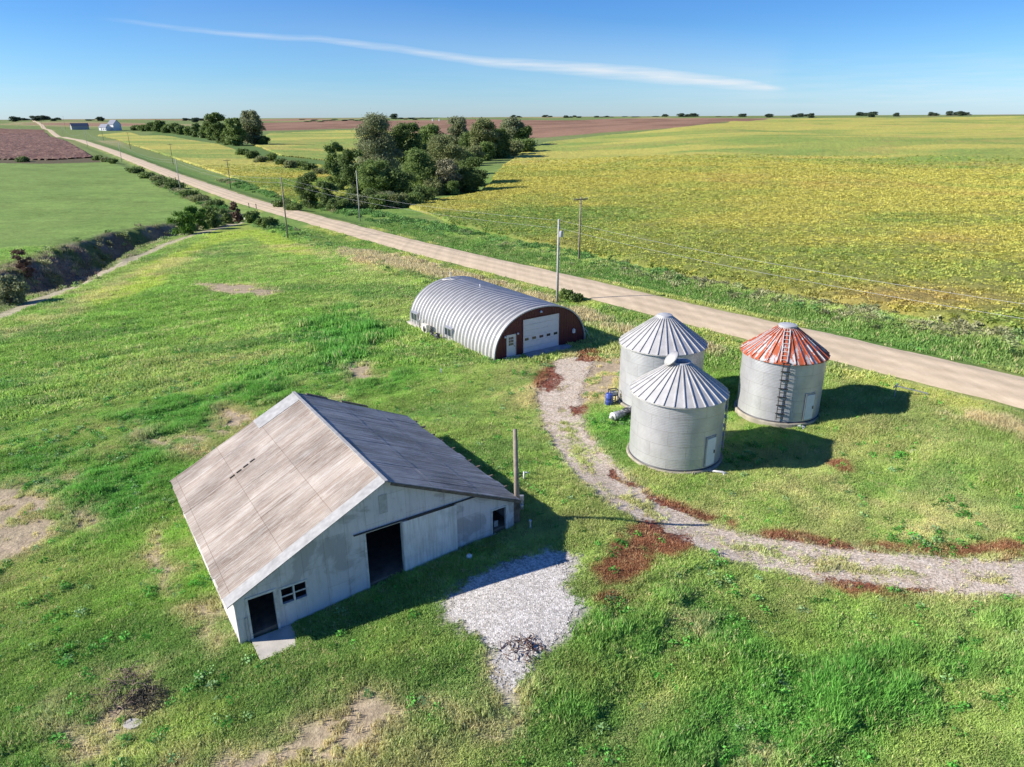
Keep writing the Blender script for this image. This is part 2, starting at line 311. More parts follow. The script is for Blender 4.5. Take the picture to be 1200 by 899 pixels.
# ---------------------------------------------------------------- scene helpers
def link(o, parent=None):
    C.objects.link(o)
    if parent is not None: o.parent = parent
    return o
def tag(o, label=None, cat=None, group=None, kind=None):
    if label: o['label'] = label
    if cat: o['category'] = cat
    if group: o['group'] = group
    if kind: o['kind'] = kind
    return o
def empty(name, loc, rz=0, label=None, cat=None, group=None):
    o = bpy.data.objects.new(name, None); o.empty_display_size = .3
    o.location = tuple(float(v) for v in loc); o.rotation_euler = (0, 0, rz); link(o)
    return tag(o, label, cat, group)
class MB:
    def __init__(s): s.v = []; s.f = []; s.sm = []
    def add(s, v, f, smooth=False):
        b = len(s.v); s.v += [tuple(map(float, q)) for q in v]; s.f += [tuple(i + b for i in q) for q in f]; s.sm += [smooth] * len(f); return s
    def box(s, x0, x1, y0, y1, z0, z1, M=None):
        v = [(x0, y0, z0), (x1, y0, z0), (x1, y1, z0), (x0, y1, z0), (x0, y0, z1), (x1, y0, z1), (x1, y1, z1), (x0, y1, z1)]
        if M is not None: v = [tuple(M @ Vector(q)) for q in v]
        return s.add(v, [(0, 3, 2, 1), (4, 5, 6, 7), (0, 1, 5, 4), (1, 2, 6, 5), (2, 3, 7, 6), (3, 0, 4, 7)])
    def tube(s, pts, rad, n=8, cap=True, smooth=True):
        pts = [Vector([float(c) for c in q]) for q in pts]; rad = rad if isinstance(rad, (list, tuple)) else [rad] * len(pts)
        v = []; f = []
        for i, q in enumerate(pts):
            d = (pts[min(i + 1, len(pts) - 1)] - pts[max(i - 1, 0)]).normalized()
            a = d.orthogonal().normalized() if i == 0 else (a - d * a.dot(d)).normalized()
            b = d.cross(a)
            for k in range(n):
                t = 2 * math.pi * k / n; v.append(q + a * math.cos(t) * rad[i] + b * math.sin(t) * rad[i])
        for i in range(len(pts) - 1):
            for k in range(n):
                k2 = (k + 1) % n; f.append((i * n + k, i * n + k2, (i + 1) * n + k2, (i + 1) * n + k))
        if cap: f.append(tuple(range(n))[::-1]); f.append(tuple((len(pts) - 1) * n + k for k in range(n)))
        return s.add(v, f, smooth)
    def bar(s, a, b, w, h=None):
        h = h or w; a = Vector(a); b = Vector(b); d = (b - a).normalized(); u = d.cross(Vector((0, 0, 1)))
        if u.length < .01: u = Vector((1, 0, 0))
        u.normalize(); t = u.cross(d)
        v = [q + u * x * w / 2 + t * y * h / 2 for q in (a, b) for x, y in ((-1, -1), (1, -1), (1, 1), (-1, 1))]
        return s.add(v, [(0, 1, 2, 3)[::-1], (4, 5, 6, 7), (0, 1, 5, 4), (1, 2, 6, 5), (2, 3, 7, 6), (3, 0, 4, 7)])
    def lathe(s, prof, n=64, smooth=True, cx=0, cy=0):
        v = [(cx + r * math.cos(2 * math.pi * k / n), cy + r * math.sin(2 * math.pi * k / n), z) for r, z in prof for k in range(n)]
        f = [(i * n + k, i * n + (k + 1) % n, (i + 1) * n + (k + 1) % n, (i + 1) * n + k) for i in range(len(prof) - 1) for k in range(n)]
        return s.add(v, f, smooth)
    def prism(s, poly_, y0, y1):          # outline in x,z pushed along y
        n = len(poly_); v = [(x, y0, z) for x, z in poly_] + [(x, y1, z) for x, z in poly_]
        return s.add(v, [tuple(range(n)), tuple(range(2 * n - 1, n - 1, -1))] + [(i, i + n, (i + 1) % n + n, (i + 1) % n) for i in range(n)])
    def build(s, name, mat, parent=None):
        me = bpy.data.meshes.new(name); me.from_pydata(s.v, [], s.f); me.polygons.foreach_set('use_smooth', s.sm); me.materials.append(mat); me.update()
        return link(bpy.data.objects.new(name, me), parent)
def npmesh(name, V, Fq, mat, cols=None, smooth=True):
    me = bpy.data.meshes.new(name); nv, nf = len(V), len(Fq); k = Fq.shape[1]
    me.vertices.add(nv); me.vertices.foreach_set('co', np.ascontiguousarray(V, np.float32).ravel())
    me.loops.add(nf * k); me.loops.foreach_set('vertex_index', np.ascontiguousarray(Fq, np.int32).ravel())
    me.polygons.add(nf); me.polygons.foreach_set('loop_start', np.arange(nf, dtype=np.int32) * k)
    me.polygons.foreach_set('use_smooth', np.full(nf, smooth))
    me.update(calc_edges=True); me.validate()
    if cols is not None:
        a = me.attributes.new('col', 'FLOAT_COLOR', 'POINT'); a.data.foreach_set('color', np.hstack([cols, np.ones((nv, 1))]).astype(np.float32).ravel())
    me.materials.append(mat); return me


# ---------------------------------------------------------------- materials
class NT:
    def __init__(s, name, rough=.8, spec=.3, metal=0):
        s.m = bpy.data.materials.new(name); s.m.use_nodes = True; s.n = s.m.node_tree.nodes; s.l = s.m.node_tree.links
        s.b = s.n['Principled BSDF']; s.b.inputs['Roughness'].default_value = rough; s.b.inputs['Specular IOR Level'].default_value = spec; s.b.inputs['Metallic'].default_value = metal
        s._oc = None
    def set(s, i, v):
        if v is None: return
        if isinstance(v, (int, float)): i.default_value = v
        elif isinstance(v, (tuple, list)): i.default_value = tuple(v) + ((1,) if len(v) == 3 and i.type == 'RGBA' else ())
        else: s.l.new(v, i)
    def math(s, op, a, b=None, c=None):
        n = s.n.new('ShaderNodeMath'); n.operation = op
        for i, v in enumerate((a, b, c)): s.set(n.inputs[i], v)
        return n.outputs[0]
    def coord(s, kind='Object', scale=(1, 1, 1), rot=(0, 0, 0)):
        n = s.n.new('ShaderNodeTexCoord'); mp_ = s.n.new('ShaderNodeMapping'); s.l.new(n.outputs[kind], mp_.inputs[0]); mp_.inputs['Scale'].default_value = scale; mp_.inputs['Rotation'].default_value = rot; return mp_.outputs[0]
    def noise(s, vec, scale, detail=4, rough=.55, dist=0):
        n = s.n.new('ShaderNodeTexNoise'); s.l.new(vec, n.inputs['Vector']); n.inputs['Scale'].default_value = scale; n.inputs['Detail'].default_value = detail; n.inputs['Roughness'].default_value = rough; n.inputs['Distortion'].default_value = dist; return n.outputs[0]
    def ramp(s, v, pts):
        n = s.n.new('ShaderNodeValToRGB'); s.l.new(v, n.inputs[0]); e = n.color_ramp.elements
        while len(e) < len(pts): e.new(.5)
        for k, (p_, c) in zip(e, pts):
            k.position = p_; k.color = (c, c, c, 1) if isinstance(c, (int, float)) else tuple(c) + (1,)
        return n.outputs[0]
    def mix(s, f, a, b, mode='MIX'):
        n = s.n.new('ShaderNodeMix'); n.data_type = 'RGBA'; n.blend_type = mode; s.set(n.inputs[0], f); s.set(n.inputs[6], a); s.set(n.inputs[7], b); return n.outputs[2]
    def bump(s, h, st=.5, d=.02, prev=None):
        n = s.n.new('ShaderNodeBump'); s.l.new(h, n.inputs['Height']); n.inputs['Strength'].default_value = st; n.inputs['Distance'].default_value = d
        if prev is not None: s.l.new(prev, n.inputs['Normal'])
        s.l.new(n.outputs[0], s.b.inputs['Normal']); return n.outputs[0]
    def color(s, c): s.set(s.b.inputs['Base Color'], c); return s
def plain(name, c, rough=.7, spec=.3, metal=0, var=.25, scale=2.5, bump=0):
    t = NT(name, rough, spec, metal); v = t.coord(); n = t.noise(v, scale, 5)
    t.color(t.mix(1, c, t.ramp(n, [(.25, 1 - var), (.75, 1 + var * .4)]), 'MULTIPLY'))
    if bump: t.bump(t.noise(v, scale * 6, 4), .5, bump)
    return t.m
# land
t = NT('land', .95, .1); at_ = t.n.new('ShaderNodeAttribute'); at_.attribute_name = 'col'
w = t.coord(); n1 = t.noise(w, 1.6, 6, .7); n2 = t.noise(w, 9, 3, .7); n3 = t.noise(w, .25, 4, .6)
c = t.mix(1, at_.outputs['Color'], t.ramp(n1, [(.3, .62), (.7, 1.3)]), 'MULTIPLY'); c = t.mix(1, c, t.ramp(n2, [(.3, .72), (.7, 1.22)]), 'MULTIPLY'); c = t.mix(1, c, t.ramp(n3, [(.3, .88), (.7, 1.1)]), 'MULTIPLY')
t.color(c); b = t.bump(n1, .5, .25); t.bump(n2, .5, .06, b); M_LAND = t.m
# crop canopy
t = NT('crop_canopy', .8, .15); at_ = t.n.new('ShaderNodeAttribute'); at_.attribute_name = 'col'; w = t.coord()
n1 = t.noise(w, 1.1, 6, .75); n2 = t.noise(w, 4.5, 4, .7)
c = t.mix(1, at_.outputs['Color'], t.ramp(n1, [(.32, .62), (.5, 1.0), (.7, 1.3)]), 'MULTIPLY'); c = t.mix(1, c, t.ramp(n2, [(.3, .62), (.7, 1.3)]), 'MULTIPLY')
t.color(c); b = t.bump(n1, .8, .6); t.bump(n2, .6, .15, b); M_CROP = t.m
# road
t = NT('packed_dirt', .95, .1); w = t.coord(); wr = t.coord(rot=(0, 0, -RA), scale=(1, .03, 1))
n1 = t.noise(w, .8, 6, .65); n2 = t.noise(wr, .9, 4, .6); n3 = t.noise(w, 12, 3, .7)
c = t.mix(t.ramp(n1, [(.3, 0), (.7, 1)]), (.52, .405, .27), (.61, .485, .335)); c = t.mix(1, c, t.ramp(n2, [(.3, .86), (.7, 1.08)]), 'MULTIPLY'); c = t.mix(1, c, t.ramp(n3, [(.3, .9), (.7, 1.06)]), 'MULTIPLY')
wp = t.coord(rot=(0, 0, -RA)); spx = t.n.new('ShaderNodeSeparateXYZ'); t.l.new(wp, spx.inputs[0]); pr = t.math('ADD', t.math('SUBTRACT', spx.outputs[0], 56.0), t.math('MULTIPLY', t.noise(wr, .35, 2), .8))
wvv = t.math('COSINE', t.math('MULTIPLY', pr, 2 * math.pi / 2.1)); c = t.mix(1, c, t.ramp(t.math('MULTIPLY_ADD', wvv, .5, .5), [(0, .9), (.6, 1.0), (1, 1.07)]), 'MULTIPLY')
t.color(c); t.bump(n3, .3, .03); M_ROAD = t.m
# gravel and drive surface
def loose(name, c1, c2, c3, sc_=22, spots=.0):
    t = NT(name, .95, .15); w = t.coord(); vo = t.n.new('ShaderNodeTexVoronoi'); t.l.new(w, vo.inputs['Vector']); vo.inputs['Scale'].default_value = sc_
    n1 = t.noise(w, 1.4, 6, .65); n2 = t.noise(w, 6, 5, .75)
    c = t.mix(t.ramp(n1, [(.35, 0), (.65, 1)]), c1, c2); c = t.mix(t.ramp(n2, [(.52, 0), (.68, .75)]), c, c3)
    sepv = t.n.new('ShaderNodeSeparateColor'); t.l.new(vo.outputs['Color'], sepv.inputs[0]); c = t.mix(1, c, t.ramp(sepv.outputs[0], [(0, .55), (1, 1.25)]), 'MULTIPLY')
    t.color(c); b = t.bump(vo.outputs['Distance'], .6, .03); t.bump(n2, .6, .05, b)
    ca_ = t.n.new('ShaderNodeAttribute'); ca_.attribute_name = 'cover'; nf = t.noise(w, 5.5, 5, .75); e_ = t.math('ADD', ca_.outputs['Fac'], t.math('MULTIPLY', t.math('SUBTRACT', nf, .5), 2.1))
    tp = t.n.new('ShaderNodeBsdfTransparent'); mx = t.n.new('ShaderNodeMixShader'); t.l.new(t.ramp(e_, [(.44, 0), (.52, 1)]), mx.inputs[0]); t.l.new(tp.outputs[0], mx.inputs[1]); t.l.new(t.b.outputs[0], mx.inputs[2]); t.l.new(mx.outputs[0], t.n['Material Output'].inputs[0]); return t.m
M_GRAVEL = loose('crushed_gravel', (.58, .545, .50), (.48, .445, .40), (.36, .30, .245), 14)
M_DRIVE = loose('gravel_drive', (.60, .515, .42), (.50, .40, .30), (.33, .225, .155), 14)
# painted sheet metal of the barn walls
t = NT('barn_white_sheet', .6, .3); w = t.coord(); n1 = t.noise(w, .55, 5, .6, .6); n2 = t.noise(t.coord(scale=(3, 3, .35)), 1.6, 5, .7); n3 = t.noise(w, 3, 5, .7)
c = t.mix(t.ramp(n1, [(.42, 0), (.47, .8), (.6, 1)]), (.42, .39, .385), (.62, .58, .58)); c = t.mix(t.ramp(n2, [(.5, 0), (.72, .6)]), c, (.36, .335, .30)); c = t.mix(t.ramp(n3, [(.62, 0), (.75, .5)]), c, (.30, .28, .25))
wv = t.n.new('ShaderNodeTexWave'); wv.bands_direction = 'X'; t.l.new(w, wv.inputs['Vector']); wv.inputs['Scale'].default_value = 1.3
brk = t.n.new('ShaderNodeTexBrick'); cbx = t.n.new('ShaderNodeCombineXYZ'); spx = t.n.new('ShaderNodeSeparateXYZ'); t.l.new(w, spx.inputs[0]); t.l.new(spx.outputs[2], cbx.inputs[0]); t.l.new(t.math('ADD', spx.outputs[0], spx.outputs[1]), cbx.inputs[1]); t.l.new(cbx.outputs[0], brk.inputs['Vector']); brk.inputs['Scale'].default_value = 1; brk.inputs['Brick Width'].default_value = 2.4; brk.inputs['Row Height'].default_value = .95; brk.inputs['Mortar Size'].default_value = .012; brk.inputs['Color1'].default_value = (.95, .95, .95, 1); brk.inputs['Color2'].default_value = (1.04, 1.04, 1.04, 1); brk.inputs['Mortar'].default_value = (.78, .76, .74, 1); c = t.mix(1, c, brk.outputs['Color'], 'MULTIPLY'); t.color(c); b = t.bump(n3, .3, .01); b = t.bump(t.math('SINE', t.math('MULTIPLY', spx.outputs[0], 41)), .25, .012, b); t.bump(n1, .25, .12, b); M_BARN = t.m
t = NT('barn_door_sheet', .6, .3); w = t.coord(); n2 = t.noise(t.coord(scale=(4, 4, .3)), 1.5, 6, .75); n3 = t.noise(w, 1.2, 5, .6)
c = t.mix(t.ramp(n2, [(.4, 0), (.7, 1)]), (.74, .72, .69), (.48, .44, .39)); c = t.mix(t.ramp(n3, [(.5, 0), (.7, .5)]), c, (.35, .35, .36)); t.color(c); M_BDOOR = t.m
# barn roof: streaks run down the slope (object x), corrugation across (object y)
def roofmat(name, a_, b_, c_, bumpd, k=1.0):
    t = NT(name, .55, .35); w = t.coord(); st_ = t.coord(scale=(.22, 4.5, .22)); n1 = t.noise(st_, 1.5, 7, .7); n2 = t.noise(t.coord(scale=(.6, 1.0, .6)), .55, 5, .6); n4 = t.noise(t.coord(scale=(.6, 9, .6)), 2.2, 4, .8); n5 = t.noise(w, 3.5, 5, .75)
    c = t.mix(t.ramp(n1, [(.36, 0), (.62, 1)]), a_, b_); c = t.mix(t.math('MULTIPLY', t.ramp(n4, [(.42, 0), (.6, 1)]), t.ramp(n2, [(.35, .3), (.65, 1)])), c, c_)
    c = t.mix(t.ramp(n5, [(.55, 0), (.75, .6)]), c, a_); c = t.mix(1, c, t.ramp(n2, [(.3, 1.25), (.5, 1), (.7, .82)]), 'MULTIPLY')
    wv = t.n.new('ShaderNodeTexWave'); wv.bands_direction = 'Y'; t.l.new(w, wv.inputs['Vector']); wv.inputs['Scale'].default_value = 3.2
    c = t.mix(1, c, t.ramp(wv.outputs['Color'], [(0, .9), (1, 1.05)]), 'MULTIPLY')
    brk = t.n.new('ShaderNodeTexBrick'); t.l.new(w, brk.inputs['Vector']); brk.inputs['Scale'].default_value = 1; brk.inputs['Brick Width'].default_value = 2.23; brk.inputs['Row Height'].default_value = .78; brk.offset = 0; brk.inputs['Mortar Size'].default_value = .012; brk.inputs['Color1'].default_value = (.88, .87, .86, 1); brk.inputs['Color2'].default_value = (1.1, 1.1, 1.1, 1); brk.inputs['Mortar'].default_value = (.6, .52, .47, 1); c = t.mix(1, c, brk.outputs['Color'], 'MULTIPLY')
    t.color(c); b = t.bump(wv.outputs['Color'], .5, bumpd); t.bump(n1, .4, bumpd, b); return t.m
M_ROOFL = roofmat('rusty_galvanised_roof', (.43, .39, .345), (.30, .235, .18), (.165, .11, .075), .01)
M_ROOFR = roofmat('weathered_grey_roof', (.42, .42, .43), (.20, .195, .195), (.10, .095, .09), .035)
M_GALV_NEW = plain('bright_galvanised', (.43, .43, .43), .5, .4, .1, .15)
M_RAKE = plain('dull_galvanised_trim', (.37, .36, .345), .6, .3, .05, .35, 3)
# quonset
t = NT('quonset_steel', .45, .5, .2); w = t.coord(); n1 = t.noise(t.coord(scale=(.6, 2.5, .6)), 1.5, 5); n2 = t.noise(w, 6, 4)
c = t.mix(t.ramp(n1, [(.35, 0), (.65, 1)]), (.40, .385, .365), (.50, .48, .455)); c = t.mix(t.ramp(n2, [(.6, 0), (.75, .3)]), c, (.32, .32, .33)); t.color(c); M_QUON = t.m
M_MAROON = NT('maroon_panel', .5, .35); w = M_MAROON.coord(); wv = M_MAROON.n.new('ShaderNodeTexWave'); wv.bands_direction = 'X'; M_MAROON.l.new(w, wv.inputs['Vector']); wv.inputs['Scale'].default_value = 1.1
M_MAROON.color(M_MAROON.mix(1, (.085, .014, .02), M_MAROON.ramp(M_MAROON.noise(w, 2, 4), [(.3, .8), (.7, 1.15)]), 'MULTIPLY')); M_MAROON.bump(wv.outputs['Color'], .5, .03); M_MAROON = M_MAROON.m
# grain bin wall: corrugated rings with staggered sheet laps
def binmat(name, base, dark):
    t = NT(name, .42, .5, .45); tcn = t.n.new('ShaderNodeTexCoord'); sp = t.n.new('ShaderNodeSeparateXYZ'); t.l.new(tcn.outputs['Object'], sp.inputs[0])
    ang = t.math('ARCTAN2', sp.outputs[1], sp.outputs[0]); arc = t.math('MULTIPLY', ang, 3.0)
    cb = t.n.new('ShaderNodeCombineXYZ'); t.l.new(arc, cb.inputs[0]); t.l.new(sp.outputs[2], cb.inputs[1])
    br = t.n.new('ShaderNodeTexBrick'); t.l.new(cb.outputs[0], br.inputs['Vector']); br.inputs['Scale'].default_value = 1; br.inputs['Brick Width'].default_value = 2.356; br.inputs['Row Height'].default_value = .89; br.inputs['Mortar Size'].default_value = .018; br.inputs['Mortar Smooth'].default_value = .3
    br.inputs['Color1'].default_value = (.965, .965, .965, 1); br.inputs['Color2'].default_value = (1.02, 1.02, 1.02, 1); br.inputs['Mortar'].default_value = (.78, .76, .74, 1); br.offset = .5
    n1 = t.noise(tcn.outputs['Object'], 1.1, 6, .65); n2 = t.noise(t.coord(scale=(3, 3, .4)), 2, 5, .7)
    c = t.mix(t.ramp(n1, [(.35, 0), (.68, 1)]), base, tuple(v * .8 for v in base)); c = t.mix(t.ramp(n2, [(.55, 0), (.75, .35)]), c, dark); c = t.mix(1, c, br.outputs['Color'], 'MULTIPLY')
    hw = t.math('SINE', t.math('MULTIPLY', sp.outputs[2], 2 * math.pi / .1)); t.color(c); b = t.bump(hw, .35, .012); t.bump(n1, .15, .03, b); return t.m
M_BIN = binmat('corrugated_bin_wall', (.55, .54, .545), (.38, .34, .31))
M_BINROOF = plain('galvanised_bin_roof', (.50, .48, .455), .45, .5, .12, .22, 1.8)
t = NT('peeling_red_roof', .55, .35, .1); tcn = t.n.new('ShaderNodeTexCoord'); sp = t.n.new('ShaderNodeSeparateXYZ'); t.l.new(tcn.outputs['Object'], sp.inputs[0])
ang = t.math('ARCTAN2', sp.outputs[1], sp.outputs[0]); rad = t.math('SQRT', t.math('ADD', t.math('POWER', sp.outputs[0], 2), t.math('POWER', sp.outputs[1], 2)))
cb = t.n.new('ShaderNodeCombineXYZ'); t.l.new(t.math('MULTIPLY', ang, 9.0), cb.inputs[0]); t.l.new(t.math('MULTIPLY', rad, .75), cb.inputs[1])
n1 = t.noise(cb.outputs[0], 1.15, 5, .6); fl = t.noise(tcn.outputs['Object'], 9, 4, .7); wide = t.noise(tcn.outputs['Object'], .6, 2)
f = t.math('ADD', t.math('MULTIPLY_ADD', fl, .22, n1), t.math('MULTIPLY', wide, .18))
f = t.math('SUBTRACT', f, t.math('MULTIPLY', rad, -.012))
t.color(t.mix(t.ramp(f, [(.742, 0), (.762, 1)]), t.mix(fl, (.36, .075, .035), (.44, .12, .05)), (.46, .44, .43))); t.bump(f, .2, .01); M_REDROOF = t.m
M_REDRIB = M_REDROOF
M_CONC = plain('concrete', (.50, .46, .40), .9, .2, 0, .3, 1.6, .01)
M_CONCB = plain('stained_concrete', (.36, .32, .25), .9, .2, 0, .5, 1.6, .01)
M_CONCD = plain('grey_concrete', (.34, .34, .345), .9, .2, 0, .3, 1.6, .01)
M_WHITE = plain('white_paint', (.68, .68, .68), .5, .4, 0, .1)
M_WHITEW = plain('weathered_white_paint', (.60, .59, .56), .7, .3, 0, .4, 4)
M_DARKM = plain('dark_metal', (.07, .07, .075), .5, .4, .5)
M_GREYM = plain('grey_metal', (.40, .40, .41), .45, .5, .5)
M_BLACK = plain('dark_interior', (.02, .02, .02), .9, .1)
M_GLASS = NT('dark_glass', .08, .6).color((.03, .04, .05)).m
M_WOODP = plain('weathered_pole_wood', (.30, .25, .20), .9, .15, 0, .4, 5, .01)
M_WOODG = plain('silver_grey_pole_wood', (.46, .44, .41), .9, .15, 0, .3, 5, .01)
M_WOODD = plain('old_board', (.17, .14, .11), .9, .15, 0, .5, 4, .01)
M_EARTH = plain('bare_earth', (.26, .19, .14), .95, .1, 0, .4, 3, .02)
M_BLUE = plain('blue_plastic', (.045, .075, .30), .4, .5, 0, .2)
M_WIRE = plain('line_wire', (.36, .36, .36), .5, .4, .3)
M_TIN = plain('far_grey_roof', (.16, .17, .20), .5, .4, .3)
def leafmat(name, c1, c2, trans=.38):
    t = NT(name, .6, .25); g_ = t.n.new('ShaderNodeNewGeometry'); w = t.coord(); n1 = t.noise(w, .35, 3)
    f = t.math('MULTIPLY_ADD', g_.outputs['Random Per Island'], .6, t.math('MULTIPLY', n1, .4))
    c = t.mix(t.ramp(f, [(.1, 0), (.9, 1)]), c1, c2); t.color(c)
    tr = t.n.new('ShaderNodeBsdfTranslucent'); t.l.new(c, tr.inputs[0]); mx = t.n.new('ShaderNodeMixShader'); mx.inputs[0].default_value = trans
    t.l.new(t.b.outputs[0], mx.inputs[1]); t.l.new(tr.outputs[0], mx.inputs[2]); t.l.new(mx.outputs[0], t.n['Material Output'].inputs[0]); return t.m
ML = {'dark': leafmat('dark_green_leaves', (.075, .125, .035), (.20, .27, .075)), 'mid': leafmat('mid_green_leaves', (.10, .165, .04), (.25, .33, .09)),
      'olive': leafmat('olive_leaves', (.15, .18, .065), (.32, .34, .14)), 'grey': leafmat('grey_green_leaves', (.15, .175, .08), (.32, .34, .18)),
      'dead': leafmat('half_bare_twigs', (.15, .145, .08), (.30, .28, .16), .1), 'brown': leafmat('rusty_brown_weed', (.12, .075, .05), (.24, .15, .09), .2),
      'bright': leafmat('bright_green_leaves', (.08, .17, .02), (.16, .29, .05)), 'tan': leafmat('tan_dry_weed', (.26, .20, .12), (.42, .34, .22), .2), 'far': leafmat('distant_leaves', (.06, .09, .06), (.11, .15, .085))}
M_BARK = plain('bark', (.20, .17, .14), .9, .1, 0, .4, 3, .02)
# grass tufts take their colour from the ground they grow on
t = NT('grass_blades', .6, .2); a_ = t.n.new('ShaderNodeAttribute'); a_.attribute_type = 'INSTANCER'; a_.attribute_name = 'tint'; g_ = t.n.new('ShaderNodeNewGeometry')
c = t.mix(1, a_.outputs['Color'], t.ramp(g_.outputs['Random Per Island'], [(0, 1.5), (1, 2.2)]), 'MULTIPLY'); t.color(c)
tr = t.n.new('ShaderNodeBsdfTranslucent'); t.l.new(c, tr.inputs[0]); mx = t.n.new('ShaderNodeMixShader'); mx.inputs[0].default_value = .35
t.l.new(t.b.outputs[0], mx.inputs[1]); t.l.new(tr.outputs[0], mx.inputs[2]); t.l.new(mx.outputs[0], t.n['Material Output'].inputs[0]); M_BLADE = t.m

# ---------------------------------------------------------------- the land
def polar(r0, r1, ratio, a0_, a1_, na, coarse=True):
    rr = r0 * ratio ** np.arange(int(math.log(r1 / r0) / math.log(ratio)) + 1)
    aa = np.linspace(R(a0_), R(a1_), na)
    if coarse:
        full = np.linspace(R(a1_), R(a0_) + 2 * math.pi, 46)[1:-1]; aa = np.concatenate([aa, full])
    n = len(aa); A, RR = np.meshgrid(aa, rr)
    x, y = (RR * np.sin(A)).ravel(), (RR * np.cos(A)).ravel()
    i = np.arange(len(rr) - 1)[:, None] * n; j = np.arange(n if coarse else n - 1)[None, :]; j2 = (j + 1) % n
    f = np.stack([i + j, i + n + j, i + n + j2, i + j2], -1).reshape(-1, 4)[:, ::-1]
    return x, y, f
gx, gy, gf = polar(4, 9000, 1.0068, -43, 43, 620)
GM = masks(gx, gy); gc = colour(gx, gy, GM); gz = hgt(gx, gy)
p_, s_ = PS(gx, gy)
me = npmesh('ground', np.stack([gx, gy, gz], 1), gf, M_LAND, gc)
cap = bpy.data.objects.new('ground', me); tag(link(cap), kind='structure')
print('ground verts', len(gx))

# road: crowned ribbon with ragged edges
ss_ = np.concatenate([np.arange(-40, 260, .7), np.arange(260, 960, 3.), np.arange(960, 3000, 15.)]); ps = np.linspace(-1, 1, 15)
rw = ROADW + .35 * (fbm(ss_, ss_ * 0, 6, 3, 121) - .5) * 2
S_, Q_ = np.meshgrid(ss_, ps, indexing='ij'); edge = np.where(np.abs(Q_) > .99, (fbm(S_, Q_ * 50, 1.5, 3, 122) - .5) * .7, 0)
pp = ROADP + Q_ * rw[:, None] + np.sign(Q_) * edge; X, Y = XY(pp, S_)
zz = hgt(X, Y) + .03 + .07 * (1 - Q_ ** 2) - .10 * (np.abs(Q_) > .99) + np.interp(S_, [0, 900, 3000], [0, .1, .8])
n = len(ps); i = np.arange(len(ss_) - 1)[:, None] * n; j = np.arange(n - 1)[None, :]
tag(link(bpy.data.objects.new('road', npmesh('road', np.stack([X, Y, zz], -1).reshape(-1, 3), np.stack([i + j, i + j + 1, i + n + j + 1, i + n + j], -1).reshape(-1, 4), M_ROAD))), kind='structure')

def sheet(name, x0, x1, y0, y1, st, fn, mat, dz):
    """thin loose surface whose cover thins out to nothing at its rim"""
    xs, ys = np.arange(x0, x1, st), np.arange(y0, y1, st); X, Y = np.meshgrid(xs, ys); x, y = X.ravel(), Y.ravel()
    al = fn(x, y); k = al > .01; n = len(xs); i = np.arange(len(ys) - 1)[:, None] * n; j = np.arange(n - 1)[None, :]
    f = np.stack([i + j, i + j + 1, i + n + j + 1, i + n + j], -1).reshape(-1, 4); f = f[k[f].max(1)]
    used = np.unique(f); mp_ = np.full(len(x), -1); mp_[used] = np.arange(len(used)); f = mp_[f]; x, y, al = x[used], y[used], al[used]
    me = npmesh(name, np.stack([x, y, hgt(x, y) + dz], 1), f, mat); a = me.attributes.new('cover', 'FLOAT', 'POINT'); a.data.foreach_set('value', al.astype(np.float32))
    return tag(link(bpy.data.objects.new(name, me)), kind='structure')
def fdrive(x, y):
    d = seg_d(*warp(x, y, .35, 1.2, 9), drive_c); M = masks(x, y)
    return np.clip((1 - ss(.7, 2.3, d)) * (1 - .75 * M['drive_mid']) * (1 - .85 * M['rust']) + .25 * (1 - ss(1.5, 3.2, d)) * ss(.5, .7, fbm(x, y, 1.5, 3, 131)), 0, 1)
sheet('driveway', 2, 45, 20, 62, .16, fdrive, M_DRIVE, .03)
def fgrav(x, y):
    X, Y = warp(x, y, .35, 1.4, 1); return ss(-.9, 1.1, sdpoly(X, Y, Z['gravel'])) * (1 - .5 * ss(.62, .75, fbm(x, y, 1.3, 3, 134)))
sheet('gravel_pad', -7, 7, 17, 34, .12, fgrav, M_GRAVEL, .03)

# standing crops as raised canopies
def crop(name, polys, hgt_, label, r0, r1, a0_, a1_, na, ratio, colf, amp):
    x, y, f = polar(r0, r1, ratio, a0_, a1_, na, False)
    sd_ = np.full(len(x), -1e9); X, Y = warp(x, y, .8, 5, 11)
    for q in polys: sd_ = np.maximum(sd_, sdpoly(X, Y, q))
    k = sd_ > -.8; f = f[k[f].min(1)]; used = np.unique(f); mp_ = np.full(len(x), -1); mp_[used] = np.arange(len(used)); f = mp_[f]; x, y, sd_ = x[used], y[used], sd_[used]
    M = masks(x, y); c_ = colf(x, y, M)
    z = hgt(x, y) - .35 + (hgt_ + .35) * ss(-.8, .5, sd_) + amp * (fbm(x, y, 1.3, 4, 140) - .5) * ss(-.3, .6, sd_)
    return tag(link(bpy.data.objects.new(name, npmesh(name, np.stack([x, y, z], 1), f, M_CROP, c_))), label, 'crop', kind='stuff')
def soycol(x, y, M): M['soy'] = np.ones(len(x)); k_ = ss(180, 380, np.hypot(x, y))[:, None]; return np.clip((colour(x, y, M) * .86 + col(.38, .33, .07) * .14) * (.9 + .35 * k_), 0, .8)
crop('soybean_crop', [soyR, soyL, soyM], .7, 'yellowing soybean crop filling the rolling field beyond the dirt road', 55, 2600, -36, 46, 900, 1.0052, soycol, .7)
def milocol(x, y, M):
    M['milo'] = np.ones(len(x)); p, s = PS(x, y); c_ = colour(x, y, M); return c_ * (.75 + .5 * (vn(x / .9, y / 3.5, 150) > .5))[:, None]
crop('grain_crop', [milo], .8, 'reddish brown ripe grain crop beside the far left of the road', 150, 1500, -45, -28, 320, 1.006, milocol, .9)

